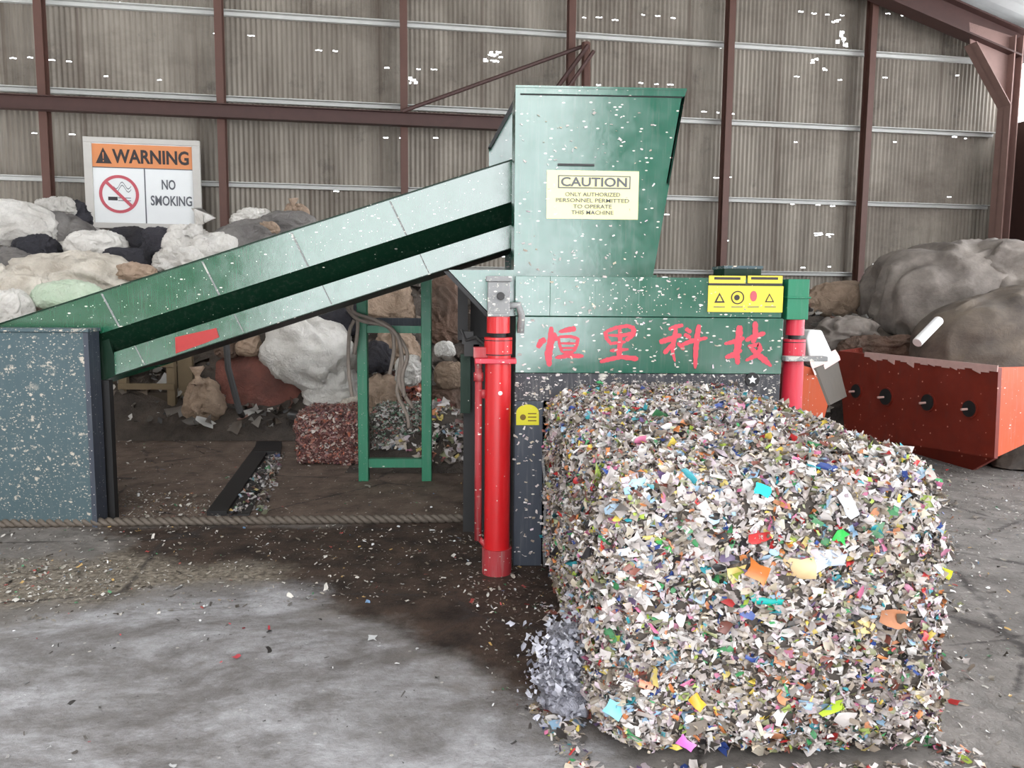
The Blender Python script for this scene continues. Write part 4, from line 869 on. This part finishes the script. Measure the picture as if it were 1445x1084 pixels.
# ================================================================== WARNING SIGN
ws = empty('warning_sign', wp(wat(202, 258, .35)[0], .35, wat(202, 325, .35)[1]), 'large white framed no smoking warning sign with an orange heading standing behind the sack pile', 'sign')
no = .35; (sa, za), (sb, zb) = wat(117, 192, no), wat(286, 325, no); zmid = wat(202, 196, no)[1]; zlow = wat(202, 323, no)[1]; W_ = sb-sa; Hh = zmid-zlow
def sbox(u0, v0, u1, v1, n0, n1, mb=None): return wbox(mb or MB(), sa+u0*W_, sa+u1*W_, no+n0, no+n1, zmid-v1*Hh, zmid-v0*Hh)
bd = sbox(.05, .05, .95, .95, -.02, 0).build('sign_board', M['white'], ws)
for r_ in ((0, 0, 1, .06), (0, .94, 1, 1), (0, .06, .07, .94), (.93, .06, 1, .94)): sbox(*r_, -.03, .03).build('frame', M['frame_white'], ws, bevel=.006)
sbox(.07, .07, .93, .325, 0, .006).build('heading_band', M['orange'], bd)
mb = MB(); sbox(.07, .322, .93, .332, 0, .008, mb); sbox(.505, .33, .515, .94, 0, .004, mb); mb.build('dividing_line', M['grey_ink'], bd)
fac = (wdir, wn)
def sp(u, v, n): return wp(sa+u*W_, no+n, zmid-v*Hh)
txt('WARNING', .27, sp(.57, .20, .008), 0, 0, M['ink'], bd, 'lettering', .008, W_*.66, facing=fac)
txt('NO', .20, sp(.715, .50, .003), 0, 0, M['grey_ink'], bd, 'lettering', .004, W_*.12, facing=fac)
txt('SMOKING', .20, sp(.735, .68, .003), 0, 0, M['grey_ink'], bd, 'lettering', .004, W_*.36, facing=fac)
MB().prism([sp(.165, .11, .008), sp(.235, .285, .008), sp(.10, .285, .008)], wn*.004).build('alert_triangle', M['ink'], bd)
mb = MB(); mb.prism([sp(.160, .165, .013), sp(.170, .165, .013), sp(.168, .235, .013), sp(.162, .235, .013)], wn*.002); mb.prism([sp(.161, .25, .013), sp(.169, .25, .013), sp(.169, .267, .013), sp(.161, .267, .013)], wn*.002); mb.build('exclamation_mark', M['orange'], bd)
mb = MB(); n = 40; Ro, Ri = .235*Hh*.9, .235*Hh*.76; cc_ = sp(.285, .62, .004)
def cp(t_, R): return cc_+wdir*math.cos(t_)*R+Vector((0, 0, math.sin(t_)*R))
for i in range(n): a0, a1 = 2*math.pi*i/n, 2*math.pi*(i+1)/n; mb.prism([cp(a0, Ro), cp(a1, Ro), cp(a1, Ri), cp(a0, Ri)], wn*.004)
dd = (wdir-Vector((0, 0, 1))).normalized(); pp = (wdir+Vector((0, 0, 1))).normalized()*.022
mb.prism([cc_-dd*Ri*1.03+pp, cc_+dd*Ri*1.03+pp, cc_+dd*Ri*1.03-pp, cc_-dd*Ri*1.03-pp], wn*.005); mb.build('prohibition_ring', M['signred'], bd)
mb = MB(); mb.prism([sp(.19, .65, .003), sp(.27, .65, .003), sp(.27, .69, .003), sp(.19, .69, .003)], wn*.002)
mb.build('cigarette_tip', M['ink'], bd)
mb = MB()
for k, (u0_, v0_) in enumerate(((.275, .66), (.275, .69))): mb.prism([sp(u0_, v0_-.004, .003), sp(.385, v0_-.004, .003), sp(.385, v0_+.004, .003), sp(u0_, v0_+.004, .003)], wn*.0015)
for ph in (0, .035):
    pts = [sp(.24+.15*i/12, .53+ph+.035*math.sin(i*.8)-.03*i/12*(1-i/12)*2, .004) for i in range(13)]
    for a_, b_ in zip(pts, pts[1:]): mb.prism([a_, b_, b_-Vector((0, 0, .012)), a_-Vector((0, 0, .012))], wn*.0015)
mb.build('smoke_drawing', M['grey_ink'], bd)
for s_ in (sa+.12, sb-.12): wbox(MB(), s_-.03, s_+.03, no-.06, no-.03, 0, zmid-.1).build('sign_post', M['frame_white'], ws)

# ================================================================== FLOOR LITTER
def litter(name, regions, label, pl, dull=.8, L=.02):
    P = []
    for (pts, n) in regions:
        poly = gpoly(pts); xs = [p[0] for p in poly]; ys_ = [p[1] for p in poly]; k = 0
        cand = np.stack([rng.uniform(min(xs), max(xs), n*8), rng.uniform(min(ys_), max(ys_), n*8)], 1); d = sdist(cand, poly); cand = cand[d > 0][:n]; P.append(cand)
    P = np.concatenate(P); P = np.concatenate([P, rng.uniform(.003, .012, (len(P), 1))], 1); m = ~((P[:, 0] > xL-.02) & (P[:, 0] < xR+.02) & (P[:, 1] > YB-.02) & (P[:, 1] < 4.9)); P = P[m]; n = len(P)
    o = flakes(name, P, np.tile([[0, 0, 1.]], (n, 1)), np.clip(rng.lognormal(math.log(L), .5, n), .005, .07), M['flake'], None, pal(n, pl, dull), .3, (.2, .7), .15)
    props(o, label, 'litter', None, 'stuff')
LP = [((206, 200, 190), 30), ((170, 160, 146), 20), ((128, 116, 100), 20), ((80, 70, 60), 16), ((226, 226, 226), 8), ((190, 70, 60), 3), ((90, 130, 170), 2), ((214, 170, 80), 3), ((80, 150, 100), 2)]
litter('floor_litter', [([(1340, 700), (1445, 700), (1700, 1300), (1330, 1100)], 700), ([(1180, 640), (1445, 650), (1500, 730), (1340, 720)], 900), ([(130, 735), (130, 600), (660, 600), (660, 735)], 1500), ([(125, 690), (330, 700), (330, 740), (125, 738)], 900),
                          ([(-100, 745), (700, 742), (780, 860), (440, 850), (-100, 900)], 1900), ([(640, 760), (800, 760), (850, 1050), (700, 1000)], 700), ([(-50, 790), (180, 790), (150, 850), (-50, 850)], 700)],
       'pale shredded litter strewn over the dirty concrete floor', LP, .8, .012)
litter('floor_litter.001', [([(740, 990), (860, 1010), (1380, 1060), (1400, 1110), (800, 1090)], 1500), ([(1340, 640), (1380, 1080), (1330, 1080), (1320, 700)], 500), ([(765, 850), (800, 1000), (850, 1030), (810, 860)], 300)], 'coloured plastic shreds fallen around the foot of the big bale', PAL, 1, .022)
litter('floor_litter.002', [([(-50, 830), (400, 820), (760, 1000), (900, 1200), (-200, 1200)], 220)], 'sparse grey crumbs on the pale dusty floor in the foreground', [((90, 84, 80), 5), ((60, 56, 54), 3), ((220, 220, 220), 2), ((190, 60, 70), .6)], .9, .012)
